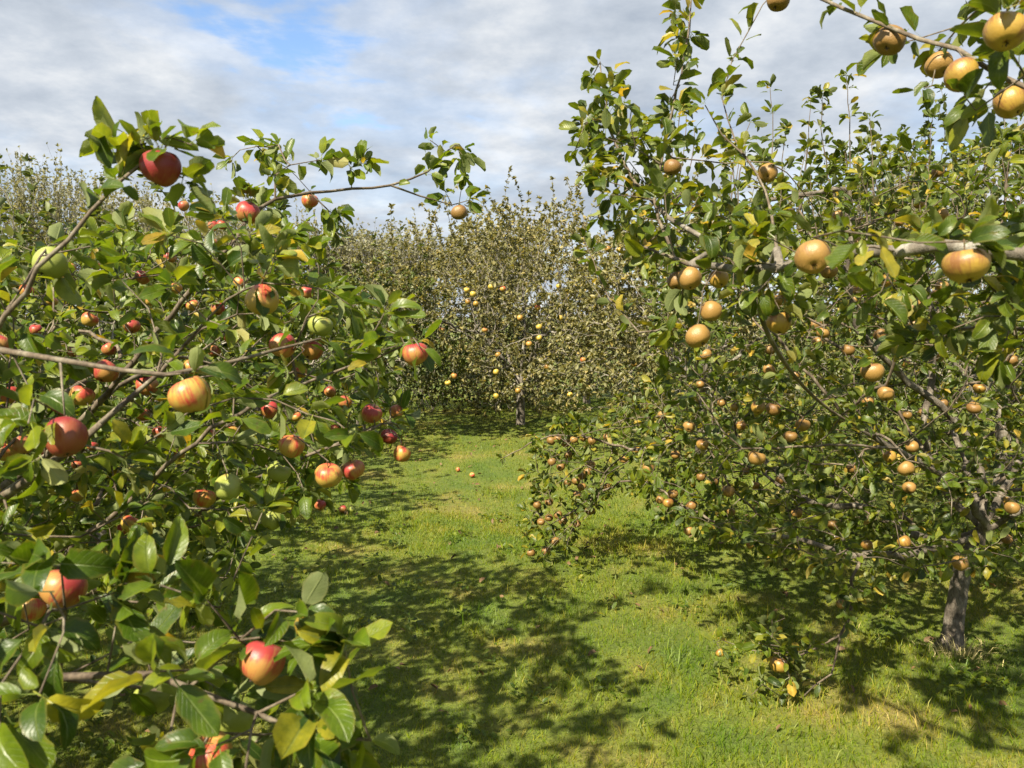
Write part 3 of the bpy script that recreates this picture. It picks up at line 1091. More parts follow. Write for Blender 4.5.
# ==================================================================  the red apple tree beside the camera
rng = np.random.default_rng(11)
B = np.array([-1.75, 1.95, -0.02])
s = Skel()
s.chain([B, B + (0.02, 0.0, 0.35), B + (0.06, -0.02, 0.72), B + (0.08, 0.0, 0.95)], 0.075, 0.055)
top = B + (0.08, 0.0, 0.95)
boughs = [
    [top - (0, 0, .1), W(-40, 520, 1.75), W(45, 468, 1.55), W(130, 400, 1.6), W(200, 330, 1.75)],
    [top, W(-60, 470, 1.6), W(-10, 350, 1.35), W(40, 270, 1.3), W(90, 212, 1.32), W(146, 160, 1.35)],
    [top - (0, 0, .25), W(-120, 640, 1.45), W(-40, 690, 1.15), W(60, 677, 1.08), W(150, 672, 1.08), W(190, 690, 1.07), W(260, 715, 1.05), W(310, 738, 1.03), W(370, 740, 1.02)],
    [top, B + (0.35, 0.35, 1.15), W(190, 290, 2.1), W(245, 225, 2.2), W(275, 199, 2.3), W(330, 191, 2.45), W(392, 185, 2.6), W(425, 172, 2.65), W(446, 152, 2.7)],
    [top - (0, 0, .15), B + (0.55, 0.1, 0.95), W(210, 430, 1.95), W(300, 385, 2.0), W(370, 360, 2.0), W(405, 345, 2.0)],
    [top - (0, 0, .3), B + (0.5, 0.35, 0.75), W(215, 500, 2.35), W(290, 465, 2.35), W(375, 425, 2.4)],
    [top, B + (0.1, 0.6, 1.2), B + (0.3, 1.2, 1.45), B + (0.5, 1.7, 1.5)],
    [top, B + (-0.5, 0.1, 1.3), B + (-1.0, 0.3, 1.7)],
    [top, B + (-0.1, -0.6, 1.25), B + (-0.2, -1.1, 1.5)],
    [top - (0, 0, .3), B + (0.3, 0.6, 0.62), W(150, 560, 2.5), W(225, 570, 2.55)],
]
for k, b in enumerate(boughs):
    s.chain(b, (0.023, 0.010, 0.009, 0.012, 0.010, 0.011, 0.014, 0.014, 0.012, 0.010)[k], 0.003, tag=k + 1, jit=0.003, rng=rng)
s.chain([W(388, 186, 2.58), W(420, 196, 2.62), W(452, 205, 2.68)], 0.004, 0.002, tag=4)
s.chain([W(-10, 350, 1.3), W(60, 360, 1.28), W(120, 370, 1.27), W(165, 375, 1.27), W(215, 366, 1.3), W(275, 350, 1.4)], 0.006, 0.003, par=s.nearest(W(-10, 350, 1.35)), tag=11)
s.chain([W(315, 193, 2.4), W(328, 210, 2.4), W(333, 228, 2.4)], 0.003, 0.0015)
MAIN = [(-700, 150), (-60, 220), (40, 252), (110, 225), (170, 232), (235, 205), (262, 180), (285, 205), (330, 270), (370, 300), (425, 345), (410, 380), (400, 440), (360, 455),
        (335, 490), (290, 520), (265, 540), (240, 600), (200, 620), (120, 610), (-700, 640)]
NEAR = [(-500, 560), (0, 560), (60, 560), (130, 590), (170, 585), (215, 640), (255, 620), (310, 650), (345, 690), (345, 740), (300, 768), (300, 900), (-500, 900)]
SIDE = [(-900, 270), (0, 270), (40, 330), (40, 560), (-900, 620)]
tg = []
C3 = rng.uniform((-3.6, 0.75, 0.15), (0.1, 4.0, 2.75), (26000, 3))
px, py, dep = proj(C3)
el = ((C3[:, 0] + 1.75) / 1.95) ** 2 + ((C3[:, 1] - 1.95) / 1.9) ** 2 + ((C3[:, 2] - 1.05) / 1.02) ** 2
okm = in_poly(px, py, MAIN) & (dep > 1.45) & (el < 1.1)
okn = in_poly(px, py, NEAR) & (dep > 0.9) & (dep < 1.35)
oks = in_poly(px, py, SIDE) & (dep > 1.15) & (dep <= 1.5) & (el < 1.15)
for ok, n in ((okm, 1500), (okn, 150), (oks, 80)):
    i = np.nonzero(ok)[0]
    tg.append(C3[i[:n]])
red_pts = apple_pts(RED_A, D_RED)
sm_pts = [(W(a[0], a[1], max(1.2, min(3.3, 0.055 * FPX / a[2]))), 0.055 / 2 * min(1, 3.3 * a[2] / (0.055 * FPX))) for a in SMALL_RED]
ap = [stalk_end(c, r) for c, r in red_pts + sm_pts]
# leaf sprays that stand out against the sky
spray = [(118, 148, 1.36), (140, 140, 1.36), (172, 138, 1.36), (192, 145, 1.36), (183, 178, 1.36), (125, 165, 1.34), (150, 138, 1.38), (290, 165, 2.35), (320, 160, 2.4), (350, 168, 2.45), (362, 162, 2.45),
         (430, 140, 2.7), (455, 145, 2.72), (462, 155, 2.72), (447, 195, 2.68), (470, 200, 2.7), (240, 150, 2.6), (232, 158, 2.6), (335, 215, 2.4), (440, 160, 2.7), (275, 175, 2.3),
         (385, 330, 2.0), (400, 335, 2.0), (275, 610, 1.05), (300, 612, 1.04), (345, 650, 1.02), (352, 690, 1.02), (160, 585, 1.05), (240, 640, 1.08)]
s.grow(np.array([W(*q) for q in spray]), rng, bf=0.05, up=0.1)
s.grow(np.array(ap), rng, bf=0.25)
s.grow(np.concatenate(tg), rng, bf=0.32)
CLEAR = [(345, 240, 2), ]


def keep_off_view(P):
    px, py, dep = proj(P)
    bad = (dep < 0.72)
    bad |= (dep < 3) & (px > 395) & (px < 1100) & (py > 480) & (dep > 0)
    return bad


red_tree = build_tree('apple_tree', 'leafy apple tree with red apples, its low branch reaching over the lawn', 'apple tree', B, s, rng, 'leaf_red', 0.049, 20, 0.42, (5, 9),
                      0.0036, singles=300, yellow=0.035, drop=keep_off_view, bough_min=0.0065, barkmat='twig',
                      grow_leaf=lambda P: np.where((P[:, 1] < 1.35) & (P[:, 2] < 1.25), 1.15, 1.0), fruit=red_pts + sm_pts)
for (c, r), a in zip(red_pts, RED_A):
    place_apple(c, r, a[3], a[4], G_RED)
for (c, r), a in zip(sm_pts, SMALL_RED):
    k = arng.choice(['red', 'red', 'blush'])
    w = where_red(a[0], a[1])
    place_apple(c, r, k, f'half hidden small {HUE[k]} apple {w}', f'small {HUE[k]} apples {w}', a[2] > 13)

# ==================================================================  overhanging russet tree, trunk beside the camera
rng = np.random.default_rng(12)
B = np.array([2.25, 1.15, -0.02])
s = Skel()
s.chain([B, B + (-0.03, 0.02, 0.5), B + (-0.02, 0.05, 1.0), B + (0.0, 0.1, 1.3)], 0.07, 0.045)
top = s.P[s.n - 1].copy()
boughs = [
    [top - (0, 0, .1), W(1130, 262, 1.32), W(1024, 251, 1.36), W(940, 248, 1.42), W(860, 252, 1.55), W(810, 262, 1.65), W(745, 268, 1.8), W(690, 262, 1.95), W(640, 245, 2.15)],
    [top, W(1120, 150, 1.35), W(1040, 95, 1.4), W(960, 55, 1.5), W(885, 28, 1.58), W(840, 10, 1.62), W(805, -6, 1.65), W(775, -25, 1.68)],
    [top, B + (0.3, -0.2, 1.7), B + (0.7, -0.5, 2.1)],
    [top, B + (0.5, 0.4, 1.6), B + (1.0, 0.8, 1.9)],
    [top - (0, 0, .3), W(1130, 380, 1.6), W(1030, 330, 1.75), W(960, 330, 1.9), W(900, 345, 2.0)],
    [top, W(1120, 60, 1.5), W(1060, -60, 1.5)],
]
for k, b in enumerate(boughs):
    s.chain(b, 0.011, 0.0035, tag=k + 1, jit=0.004, rng=rng)
s.chain([W(700, 262, 1.92), W(715, 247, 1.95), W(680, 225, 2.1), W(650, 200, 2.3), W(612, 140, 2.4), W(600, 62, 2.45)], 0.005, 0.002, tag=7, jit=0.004, rng=rng)
s.chain([W(680, 255, 2.0), W(655, 200, 2.15), W(672, 110, 2.3), W(688, 40, 2.4), W(692, -8, 2.45)], 0.005, 0.0018, tag=8, jit=0.003, rng=rng)
s.chain([W(700, 262, 1.92), W(672, 325, 2.1), W(640, 330, 2.25), W(610, 300, 2.4), W(592, 262, 2.5), W(583, 225, 2.55)], 0.004, 0.0015, tag=9, jit=0.003, rng=rng)
s.chain([W(790, 262, 1.7), W(765, 190, 2.0), W(735, 140, 2.1), W(722, 98, 2.15)], 0.004, 0.0018)
s.chain([W(745, 160, 2.08), W(722, 135, 2.1), W(705, 105, 2.1)], 0.003, 0.0015)
s.chain([W(770, 265, 1.78), W(760, 310, 2.0), W(790, 370, 2.2), W(830, 410, 2.4), W(870, 432, 2.5)], 0.008, 0.004, tag=10)
TOPR = [(800, 10), (880, 25), (930, 5), (960, -200), (1500, -200), (1500, 200), (1000, 150), (960, 140), (920, 120), (905, 75), (870, 35)]
MIDR = [(580, 130), (600, 70), (625, 90), (650, 150), (700, 190), (760, 215), (800, 238), (1500, 200), (1500, 380), (1010, 370), (930, 360), (860, 300), (740, 300), (690, 300), (640, 262), (600, 200)]
C3 = rng.uniform((-0.1, 1.15, 1.0), (3.4, 2.6, 2.9), (30000, 3))
px, py, dep = proj(C3)
ok1 = in_poly(px, py, TOPR) & (dep > 1.3) & (dep < 1.85)
ok2 = in_poly(px, py, MIDR) & (dep > 1.45) & (np.abs(dep - np.interp(px, [600, 700, 800, 1024], [2.4, 2.05, 1.75, 1.5])) < 0.3)
C4 = rng.uniform((1.4, -0.2, 1.0), (3.4, 2.2, 2.9), (3000, 3))
px4, py4, dep4 = proj(C4)
ok4 = ((px4 > 1060) | (dep4 < 0.2)) & (np.hypot(C4[:, 0] - 2.3, C4[:, 1] - 1.1) < 1.1)
over_pts = apple_pts(OVER_A, D_RUS)
s.grow(np.array([stalk_end(c, r) for c, r in over_pts]), rng, bf=0.05, up=0.05)
sp_t = [W(x + rng.normal(0, 9), y, d + rng.normal(0, .08)) for x, y, d in
        [(606, 90, 2.45), (602, 75, 2.45), (612, 110, 2.43), (600, 125, 2.4), (618, 140, 2.4), (590, 150, 2.4), (625, 165, 2.35), (600, 175, 2.35), (640, 185, 2.3), (615, 195, 2.3)] * 2
        + [(690, 15, 2.42), (686, 35, 2.4), (683, 60, 2.38), (678, 85, 2.35), (674, 110, 2.3), (668, 135, 2.25)] * 2]
s.grow(np.array(sp_t), rng, bf=0.05, up=0.2)
tg = [C3[np.nonzero(ok1)[0][:85]], C3[np.nonzero(ok2)[0][:185]], C4[ok4][:120]]
s.grow(np.concatenate(tg), rng, bf=0.2)


def over_drop(P):
    px, py, dep = proj(P)
    return (dep > 0) & (px < 1010) & (py > 372) & (dep < 2.6)


over_tree = build_tree('apple_tree', 'overhanging russet apple tree with a long pale horizontal branch', 'apple tree', B, s, rng, 'leaf_russet', 0.047, 40, 0.2, (5, 8),
                       0.0044, singles=300, yellow=0.05, drop=over_drop, bough_min=0.006, barkmat='bark', fruit=over_pts)
for (c, r), a in zip(over_pts, OVER_A):
    place_apple(c, r, a[3], a[4], G_RUS, tilt=(arng.uniform(-0.9, -0.1), arng.uniform(-0.5, 0.5)))

# ==================================================================  the low spreading russet tree
rng = np.random.default_rng(13)
gb = W(948, 657, 3.53)
B = np.array([gb[0], gb[1], -0.03])
s = Skel()
fork = W(985, 530, 3.5)
s.chain([B, B + (0.015, 0, 0.05), W(955, 615, 3.52), W(963, 570, 3.5), fork], 0.044, 0.038)
s.rad[:3] = 0.068, 0.052, 0.046
boughs = [
    [fork, W(960, 490, 3.35), W(905, 455, 3.2), W(850, 420, 3.1), W(800, 365, 3.1), W(755, 310, 3.2)],
    [fork, W(930, 540, 3.6), W(870, 510, 3.8), W(810, 500, 4.0), W(750, 450, 4.2), W(690, 430, 4.4), W(640, 450, 4.6), W(600, 440, 4.75), W(550, 437, 4.85), W(503, 458, 4.9)],
    [fork, W(940, 480, 3.7), W(925, 420, 3.75), W(935, 350, 3.8), W(925, 260, 3.8), W(930, 190, 3.8)],
    [fork, W(930, 550, 3.4), W(870, 555, 3.2), W(800, 540, 3.5), W(740, 530, 3.9), W(690, 510, 4.2), W(640, 480, 4.5), W(605, 490, 4.65), W(585, 505, 4.7), W(550, 525, 4.75)],
    [W(870, 555, 3.2), W(855, 565, 3.1), W(852, 600, 3.05), W(843, 635, 3.0), W(828, 672, 2.97), W(800, 700, 2.95)],
    [fork, B + (0.4, 0.1, 0.95), B + (0.9, 0.2, 1.3), B + (1.4, 0.2, 1.6)],
    [fork, B + (0.25, 0.5, 1.0), B + (0.3, 1.1, 1.4), B + (0.2, 1.6, 1.7)],
    [fork, B + (0.1, 0.1, 1.0), W(860, 330, 3.5), W(850, 220, 3.5), W(845, 150, 3.5)],
    [fork, B + (0.3, -0.4, 0.9), B + (0.35, -0.9, 1.05), B + (0.3, -1.2, 1.1)],
]
for k, b in enumerate(boughs):
    s.chain(b, (0.020, 0.016, 0.015, 0.015, 0.008, 0.018, 0.016, 0.014, 0.013)[k], 0.003, tag=k + 1, jit=0.006, rng=rng)
s.chain([W(840, 640, 3.0), W(800, 655, 2.98), W(775, 650, 2.97)], 0.005, 0.002, tag=5)
s.chain([W(800, 655, 2.98), W(750, 650, 3.05), W(722, 640, 3.1)], 0.003, 0.0014)
shoots = [((768, 200, 3.5), (770, 88, 3.6)), ((850, 190, 3.5), (846, 75, 3.5)), ((835, 200, 3.5), (822, 95, 3.5)), ((800, 210, 3.5), (806, 150, 3.6)), ((905, 220, 3.8), (900, 140, 3.8)),
          ((880, 220, 3.6), (880, 140, 3.6)), ((930, 200, 3.8), (925, 135, 3.8)), ((730, 230, 3.4), (728, 165, 3.5)), ((668, 235, 3.6), (662, 150, 3.7)), ((960, 230, 3.7), (985, 135, 3.7)),
          ((1000, 230, 3.7), (1012, 140, 3.7)), ((640, 260, 3.9), (630, 205, 4.0))]
sh = []
for a, b in shoots:
    A0, A1 = W(*a), W(*b)
    i = s.nearest(A0)
    ids = s.chain([s.P[i], A0 * 0.7 + s.P[i] * 0.3, A0, A0 * .5 + A1 * .5 + rng.normal(0, .01, 3), A1], 0.004, 0.0014, par=i, tag=None, jit=0.003, rng=rng)
for k in range(40):
    x = rng.uniform(660, 1024)
    d = rng.uniform(3.0, 4.2)
    y0 = rng.uniform(190, 260)
    A0, A1 = W(x, y0, d), W(x + rng.normal(0, 9), y0 - rng.uniform(40, 100), d)
    i = s.nearest(A0)
    s.chain([s.P[i], A0 * 0.7 + s.P[i] * 0.3, A0, A0 * .5 + A1 * .5 + rng.normal(0, .01, 3), A1], 0.004, 0.0014, par=i, jit=0.003, rng=rng)
CROWN = [(500, 445), (540, 428), (600, 405), (650, 380), (640, 300), (655, 240), (700, 215), (760, 185), (800, 190), (840, 150), (900, 150), (1000, 130), (1500, 120), (1500, 560), (1010, 575), (930, 580),
         (860, 575), (780, 560), (700, 535), (660, 515), (620, 480), (590, 500), (560, 540), (540, 550), (530, 530), (540, 490), (575, 470), (530, 455)]
C3 = rng.uniform((-0.3, 2.3, 0.12), (4.2, 5.6, 2.75), (40000, 3))
px, py, dep = proj(C3)
el = ((C3[:, 0] - B[0]) / 2.3) ** 2 + ((C3[:, 1] - 3.7) / 1.9) ** 2 + ((C3[:, 2] - 1.2) / 1.5) ** 2
hole = in_poly(px, py, [(610, 470), (700, 400), (930, 390), (940, 480), (900, 560), (640, 520)])
ok = in_poly(px, py, CROWN) & (el < 1.1) & (dep > 2.35) & ~((rng.random(len(px)) < 0.0) & hole)
ok &= ~((px < 640) & (dep < 4.3))
tgt = C3[ok][:1600]
skirt = in_poly(px, py, [(500, 445), (560, 425), (640, 400), (720, 440), (720, 540), (660, 515), (620, 490), (585, 520), (560, 560), (527, 560), (540, 490)]) & (dep > 4.1) & (dep < 5.2)
low = in_poly(px, py, [(700, 410), (1100, 380), (1100, 570), (930, 575), (780, 558), (700, 530)]) & (dep > 3.3) & (el < 1.1)
tgt = np.concatenate([tgt, C3[skirt][:170], C3[low][-330:]])
LOWT = [(764, 640), (775, 630), (790, 645), (770, 690), (790, 690), (785, 715), (765, 725), (805, 665), (845, 590), (860, 610), (840, 600), (768, 705), (762, 720), (775, 728), (780, 655), (795, 675)]
lowt = np.array([W(x + rng.normal(0, 9), y + rng.normal(0, 9), rng.uniform(2.85, 3.1)) for x, y in LOWT * 4])
r1_pts = []
for a in R1_A:
    d = D_RUS * FPX / a[2]
    dd = min(max(d, 2.5), 4.6 if a[0] > 660 else 4.8)
    r1_pts.append((W(a[0], a[1], dd), 0.5 * a[2] * dd / FPX))
sp_pts = [(W(x, y, 4.75 + 0.12 * math.sin(x * 1.3 + y)), 0.028 + 0.003 * math.sin(x * 2.1)) for x, y in SPRIG_A]
low_pts = [(W(a[0], a[1], 2.97), 0.5 * a[2] * 2.97 / FPX) for a in LOW_A]
s.grow(np.array([stalk_end(c, r) for c, r in low_pts]), rng, bf=0.05, up=0.05)
s.grow(lowt, rng, bf=0.05)
s.grow(np.array([stalk_end(c, r) for c, r in sp_pts]), rng, bf=0.1, up=0.05)
s.grow(np.array([c + rng.normal(0, 0.07, 3) + (0, 0, .03) for c, r in sp_pts for _ in (0, 1)]), rng, bf=0.1)
s.grow(np.array([stalk_end(c, r) for c, r in r1_pts]), rng, bf=0.25)
s.grow(tgt, rng, bf=0.30)


def r1_drop(P):
    px, py, dep = proj(P)
    return in_poly(px, py, [(600, 545), (700, 550), (760, 585), (820, 590), (820, 622), (700, 625), (600, 640)]) | in_poly(px, py, [(900, 585), (1024, 580), (1024, 700), (900, 700)])


r1_tree = build_tree('apple_tree', 'low spreading russet apple tree with mottled grey trunk standing in the grass', 'apple tree', B, s, rng, 'leaf_russet', 0.043, 20, 0.3, (5, 9),
                     0.0040, singles=300, yellow=0.05, drop=r1_drop, bough_min=0.009, barkmat='bark_grey', fruit=r1_pts + sp_pts + low_pts[:1] + over_pts)
for (c, r), a in zip(r1_pts, R1_A):
    k = arng.choice(['russet', 'golden', 'russet', 'russet_dark'])
    w = where_low(a[0], a[1])
    place_apple(c, r, k, f'small {HUE[k]} russet apple {w}', f'{HUE[k]} russets {w}', a[2] >= 13)
for (c, r), a in zip(sp_pts, SPRIG_A):
    k = arng.choice(['russet_dark', 'russet_dark', 'russet'])
    w = where_tip(*a)
    place_apple(c, r, k, f'{HUE[k]} russet apple {w}', f'{HUE[k]} russets {w}', False)
for (c, r), a in zip(low_pts, LOW_A):
    place_apple(c, r, a[3], a[4], 'apples on the low hanging sprig', a[2] > 12)


# ==================================================================  trees further off
def far_tree(label, base, rx, ry, h, z0, seed, leafmat, leaf_len, nt_, per_m, ros, shoots_n=14, trunk_h=0.7, lean=0.0, pts=None, group=None, barkmat='bark', name='apple_tree', lod='far', twig='bark_pale', cat='apple tree', shoot_len=(0.3, 0.75), fruit=()):
    rng = np.random.default_rng(seed)
    B = np.array([base[0], base[1], -0.03])
    s = Skel()
    s.chain([B, B + (lean * .3, 0, trunk_h * .5), B + (lean, 0.03, trunk_h)], 0.07, 0.05)
    top = s.P[s.n - 1].copy()
    for k in range(6):
        a = k / 6 * 2 * math.pi + rng.uniform(-.3, .3)
        e = np.array([math.cos(a) * rx, math.sin(a) * ry, 0])
        s.chain([top, top + e * 0.3 + (0, 0, (h - trunk_h) * 0.28), top + e * 0.6 + (0, 0, (h - trunk_h) * rng.uniform(.3, .65))], 0.028, 0.008, par=s.nearest(top), tag=k + 1, jit=0.01, rng=rng)
    s.chain([top, top + (0.05, 0, (h - trunk_h) * .35), top + (0, 0.05, (h - trunk_h) * .75)], 0.028, 0.006, tag=7, jit=0.01, rng=rng)
    C = rng.uniform(-1, 1, (nt_ * 9, 3))
    rr = np.linalg.norm(C, axis=1)
    dirs = norm(C)
    lob = 1 + 0.16 * np.sin(dirs[:, 0] * 5 + seed) * np.sin(dirs[:, 2] * 4 + seed * 2) + 0.13 * np.sin(dirs[:, 1] * 7 + seed * 3 + dirs[:, 2] * 5)
    ok = (rr < lob) & (rng.random(len(rr)) < np.clip(rr, 0, 1) ** 1.2 + 0.12)
    C = C[ok][:nt_]
    zc = (h + z0) / 2
    T = np.stack([B[0] + lean + C[:, 0] * rx, B[1] + C[:, 1] * ry, zc + C[:, 2] * (h - z0) / 2], -1)
    if pts is not None:
        s.grow(np.array(pts), rng, bf=0.25)
    s.grow(T, rng, bf=0.3, step=0.11)
    # upright water shoots on top
    for k in range(shoots_n):
        a, q = rng.uniform(0, 2 * math.pi), rng.random() ** 0.5 * 0.95
        z = zc + math.sqrt(max(0.05, 1 - q * q)) * (h - z0) / 2 * 0.9
        p0 = np.array([B[0] + lean + math.cos(a) * q * rx, B[1] + math.sin(a) * q * ry, z])
        i = s.nearest(p0)
        L = rng.uniform(*shoot_len)
        s.chain([s.P[i], p0 * .5 + s.P[i] * .5 + (0, 0, .05), p0 + (rng.normal(0, .04), rng.normal(0, .04), L * .5), p0 + (rng.normal(0, .1), rng.normal(0, .1), L)], 0.004, 0.0016, par=i, step=0.09)
    return build_tree(name, label, cat, B, s, rng, leafmat, leaf_len, per_m, ros, (5, 9), 0.0042, lod=lod, group=group, yellow=0.03, twigmat=twig, barkmat=barkmat, bough_min=0.012, tip=0.0016, fruit=fruit), s


mid_pts = [(W(x, y, 9.05 + 0.25 * math.sin(x * .7)), 0.036) for x, y in MID_A]
mid_tree, ms = far_tree('broad olive leaved apple tree dotted with yellow apples at the end of the lawn', (0.12, 10.7), 2.25, 2.1, 2.95, 0.22, 21, 'leaf_olive', 0.044, 3100, 52, 0.5, shoots_n=34, trunk_h=0.6,
                         pts=[stalk_end(c, r) for c, r in mid_pts], fruit=[(c, r + 0.008) for c, r in mid_pts])
for (c, r), a in zip(mid_pts, MID_A):
    k = arng.choice(['yellow', 'yellow', 'golden', 'blush'])
    w = where_mid(*a)
    place_apple(c, r, k, f'small {HUE[k]} apple {w}', f'{HUE[k]} apples {w}', False)
far_tree('olive leaved apple tree behind the low spreading russet tree', (2.05, 8.3), 1.7, 1.6, 2.75, 0.12, 22, 'leaf_olive', 0.05, 1500, 40, 0.35, shoots_n=22)
far_tree('tall thick apple tree behind the long pale branch', (4.3, 6.7), 1.95, 1.8, 3.05, 0.12, 23, 'leaf_green', 0.052, 1650, 40, 0.35, shoots_n=60)
far_tree('dark round apple tree behind the raised red apple branch', (-4.3, 6.3), 1.65, 1.5, 2.35, 0.3, 24, 'leaf_green', 0.05, 1500, 40, 0.35, shoots_n=16)
far_tree('leafy apple tree close behind the red apple tree in the same row', (-2.75, 5.1), 1.35, 1.3, 2.15, 0.25, 29, 'leaf_green', 0.055, 750, 30, 0.3, shoots_n=8, trunk_h=0.5)
far_tree('third apple tree of the red apple row, shading the lawn', (-2.55, 7.7), 1.2, 1.2, 2.1, 0.25, 30, 'leaf_green', 0.055, 700, 30, 0.3, shoots_n=8, trunk_h=0.5)
far_tree('low apple tree hidden behind the red apple tree, before the willows', (-1.95, 9.9), 1.35, 1.3, 2.15, 0.25, 25, 'leaf_green', 0.05, 1200, 40, 0.35, shoots_n=10, trunk_h=0.5)
far_tree('apple tree in the back row beyond the olive leaved tree', (1.3, 13.4), 2.2, 1.6, 3.1, 0.4, 26, 'leaf_olive', 0.06, 850, 34, 0.25, shoots_n=20)
far_tree('apple tree in the back row at the foot of the willows', (-4.6, 11.0), 1.7, 1.5, 2.4, 0.3, 27, 'leaf_green', 0.06, 850, 34, 0.25, shoots_n=12)
far_tree('apple tree in the back row behind the tall thick one', (6.6, 11.0), 2.0, 1.7, 3.3, 0.4, 28, 'leaf_olive', 0.06, 850, 34, 0.25, shoots_n=20)


# willows: fans of thin upright rods
def willow(label, base, h, w, seed):
    rng = np.random.default_rng(seed)
    B = np.array([base[0], base[1], -0.03])
    s = Skel()
    s.chain([B, B + (0.05, 0, 0.5), B + (0.03, 0, 1.0)], 0.13, 0.1)
    top = s.P[s.n - 1].copy()
    for k in range(7):
        a = k / 7 * 2 * math.pi + rng.uniform(-.3, .3)
        e = np.array([math.cos(a), math.sin(a), 0]) * w * rng.uniform(.5, .95)
        s.chain([top, top + e * .4 + (0, 0, h * .22), top + e + (0, 0, h * .5)], 0.05, 0.012, par=s.nearest(top), tag=k + 1, jit=.01, rng=rng, step=.15)
    lim = s.n
    for k in range(420):
        i = int(rng.integers(8, lim))
        p = s.P[i]
        out_ = np.array([p[0] - B[0], p[1] - B[1], 0]) * rng.uniform(.0, .5) + rng.normal(0, .3, 3)
        L = rng.uniform(.25, .6) * h * (1.0 - 0.35 * p[2] / h)
        q = p + out_ + (0, 0, L)
        q[2] = min(q[2], h * (1 - 0.16 * ((q[0] - B[0]) / w) ** 2) * rng.uniform(.88, 1.03))
        s.chain([p, p + out_ * .6 + (0, 0, (q[2] - p[2]) * .45), q], 0.006, 0.002, par=i, step=.16, jit=.012, rng=rng)
    lim2 = s.n
    for k in range(1000):
        i = int(rng.integers(lim, lim2))
        p = s.P[i]
        q = p + (rng.normal(0, .1), rng.normal(0, .1), rng.uniform(.15, .5))
        s.chain([p, (p + q) / 2 + rng.normal(0, .02, 3), q], 0.003, 0.0016, par=i, step=.16)
    return build_tree('willow_tree', label, 'willow', B, s, rng, 'leaf_willow', 0.07, 13, 0.05, (1, 3), 0.005, lod='far', twigmat='bark_pale', barkmat='bark_pale', bough_min=0.02, tip=0.002,
                      spread=0.3, gain=0.0005, group='wispy willows behind the orchard')


for k, (x, y, h, w, lab) in enumerate([
        (-11.6, 19.5, 5.3, 1.9, 'wispy grey green willow rising above the raised red apple branch'),
        (-8.9, 19, 4.6, 1.7, 'wispy willow between the two tallest willows, behind the leafy crown'),
        (-6.2, 18.0, 4.0, 1.6, 'wispy grey willow behind the bright red apple by the sky twig'),
        (-4.4, 18.5, 3.6, 1.5, 'wispy brownish willow under the middle of the long sky twig'),
        (-2.6, 18.0, 3.4, 1.5, 'wispy willow just beside the broad olive leaved tree'),
        (-0.6, 19.0, 3.5, 1.5, 'low wispy willow behind the broad olive leaved tree'),
        (8.0, 17.0, 4.6, 1.8, 'wispy willow behind the back row beyond the tall thick apple tree')]):
    willow(lab, (x, y), h, w, 40 + k)


# hedge along the end of the orchard
def hedge(label, x0, x1, y, h, dep, seed):
    rng = np.random.default_rng(seed)
    B = np.array([(x0 + x1) / 2, y, -0.03])
    root = tag(obj('hedge', None, loc=Vector(B)), label, 'hedge')
    s = Skel()
    s.add(B, -1, .01)
    n = int((x1 - x0) * 5)
    for k in range(n):
        b = np.array([rng.uniform(x0, x1), y + rng.normal(0, dep * .25), -0.03])
        for m_ in range(3):
            q = b + (rng.normal(0, .3), rng.normal(0, .2), h * rng.uniform(.6, .98))
            i = s.add(b, -1, .012)
            for t_ in (.3, .6, 1.0):
                i = s.add(b + (q - b) * t_ + rng.normal(0, .03, 3), i, 0.01 * (1.1 - t_))
    s.P[0] = B
    s.finish(tip=.003)
    o = obj('stems', s.tube('stems', np.ones(s.n, bool), 4, M['bark'], B, rng), root)
    o['kind'] = 'stuff'
    N = int((x1 - x0) * 2900)
    x = rng.uniform(x0, x1, N)
    top = h * (0.9 + 0.10 * np.sin(x * 1.9 + seed) + 0.07 * np.sin(x * 4.7 + 1) + 0.05 * np.sin(x * 11.0))
    z = 0.06 + (top - .06) * rng.random(N) ** 0.85
    half = dep * .5 * (0.75 + .25 * np.sin(x * 3.1 + z * 4)) * (1 - 0.5 * (z / top) ** 3)
    yy = y + half * np.clip(rng.normal(0, .7, N), -1, 1)
    pos = np.stack([x, yy, z], -1)
    d = norm(rng.normal(0, 1, (N, 3)) + (0, -.5, .3))
    nrm = norm(rng.normal(0, .7, (N, 3)) + (0, -.5, .8))
    A = leaf_frames(pos, d, nrm, 0.055 * rng.uniform(.6, 1.3, N))
    o = obj('foliage', foliage_mesh('foliage', pos - B, A, tint_vals(rng, N), T_FAR, M['leaf_dark'], rng, uv=False), root)
    o['kind'] = 'stuff'


hedge('dark leafy hedge closing the end of the lawn under the willows', -8.0, 0.4, 12.6, 1.8, 1.0, 61)
hedge('dark hedge behind the back row beyond the olive leaved tree', 0.0, 9.5, 14.6, 1.9, 1.0, 62)

# ==================================================================  things on the ground
for (x, y, r, kind, lab) in [(343, 518, 0.032, 'red', 'fallen red apple lying in the shade at the lawn edge'),
                             (352, 517, 0.022, 'green', 'fallen yellow green apple next to a red one at the lawn edge'),
                             (458, 471, 0.024, 'red', 'fallen red apple far out on the sunlit lawn, the nearer to the hedge'),
                             (472, 476, 0.026, 'blush', 'fallen pale apple far out on the sunlit lawn'),
                             ]:
    d = CAM_H * FPX / (y - 315)
    c = W(x, y, d)
    c[2] = float(ground_z(c[0], c[1])) + r * 0.85 + 0.006
    place_apple(c, r, kind, lab, 'windfall apples', False, (arng.uniform(-1.5, 1.5), arng.uniform(-1, 1)))

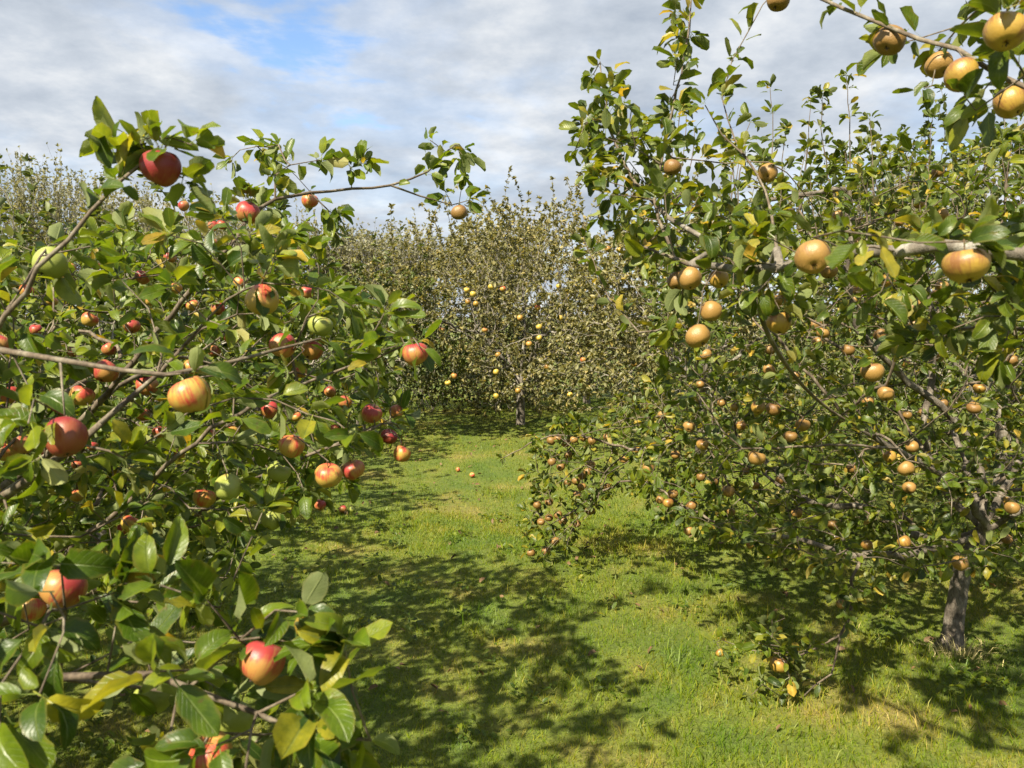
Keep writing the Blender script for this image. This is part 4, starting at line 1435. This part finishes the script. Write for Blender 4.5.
# fallen leaves
rng = np.random.default_rng(71)
n = 520
x = rng.uniform(-3, 3.5, n)
y = rng.uniform(2.7, 10, n)
pos = np.stack([x, y, ground_z(x, y) + 0.025], -1)
A = leaf_frames(pos, norm(rng.normal(0, 1, (n, 3)) * (1, 1, .25)), norm(rng.normal(0, .3, (n, 3)) + (0, 0, 1)), rng.uniform(.025, .05, n))
o = obj('fallen_leaves', foliage_mesh('fallen_leaves', pos, A, tint_vals(rng, n), T_MID, M['litter'], rng))
o['kind'] = 'stuff'
tag(o, 'brown fallen leaves scattered over the lawn', 'leaves')

# clover and broad leaved weeds in the lawn
rng = np.random.default_rng(73)
cx, cy = rng.uniform(-2.2, 3.0, 130), 2.6 + 5 * rng.random(130) ** 1.5
rep_ = rng.integers(8, 26, 130)
x = np.repeat(cx, rep_) + rng.normal(0, .05, rep_.sum())
y = np.repeat(cy, rep_) + rng.normal(0, .05, rep_.sum())
n = len(x)
pos = np.stack([x, y, ground_z(x, y) + rng.uniform(.015, .045, n)], -1)
A = leaf_frames(pos, norm(rng.normal(0, 1, (n, 3)) * (1, 1, .3)), norm(rng.normal(0, .25, (n, 3)) + (0, 0, 1)), rng.uniform(.018, .045, n))
o = obj('clover', foliage_mesh('clover', pos, A, tint_vals(rng, n, 0), T_MID, M['leaf_red'], rng))
o['kind'] = 'stuff'
tag(o, 'low broad leaved weeds growing through the lawn', 'weeds')

# dry tussock at the foot of the spreading tree's trunk
rng = np.random.default_rng(72)
n = 200
c = W(960, 672, 3.4)
a = rng.uniform(0, 2 * np.pi, n)
q = np.abs(rng.normal(0, 0.15, n))
bx, by = c[0] + np.cos(a) * q, c[1] + np.sin(a) * q * .8
h = rng.uniform(.03, .13, n) * np.exp(-q * 3)
lx, ly = np.cos(a) * h * .7 + rng.normal(0, .04, n), np.sin(a) * h * .7 + rng.normal(0, .04, n)
wa = rng.uniform(0, np.pi, n)
dx, dy = np.cos(wa) * .0018, np.sin(wa) * .0018
bz = ground_z(bx, by) - .004
V = np.stack([np.stack([bx - dx, by - dy, bz], -1), np.stack([bx + dx, by + dy, bz], -1), np.stack([bx + dx * .8 + lx * .4, by + dy * .8 + ly * .4, bz + h * .7], -1),
              np.stack([bx - dx * .8 + lx * .4, by - dy * .8 + ly * .4, bz + h * .7], -1), np.stack([bx + lx, by + ly, bz + h * .8], -1)], 1)
b = np.arange(n)[:, None] * 5
o = obj('grass_tussock', mesh_faces('grass_tussock', V.reshape(-1, 3), np.concatenate([b + np.array([0, 1, 2]), b + np.array([0, 2, 3]), b + np.array([3, 2, 4])]), M['straw']))
o['kind'] = 'stuff'
tag(o, 'dry straw tussock at the foot of the mottled grey trunk', 'grass tuft')

tot = sum(len(o.data.polygons) for o in bpy.data.objects if o.type == 'MESH')
print('POLYS', tot, 'OBJECTS', len(bpy.data.objects), 'APPLES', napple)
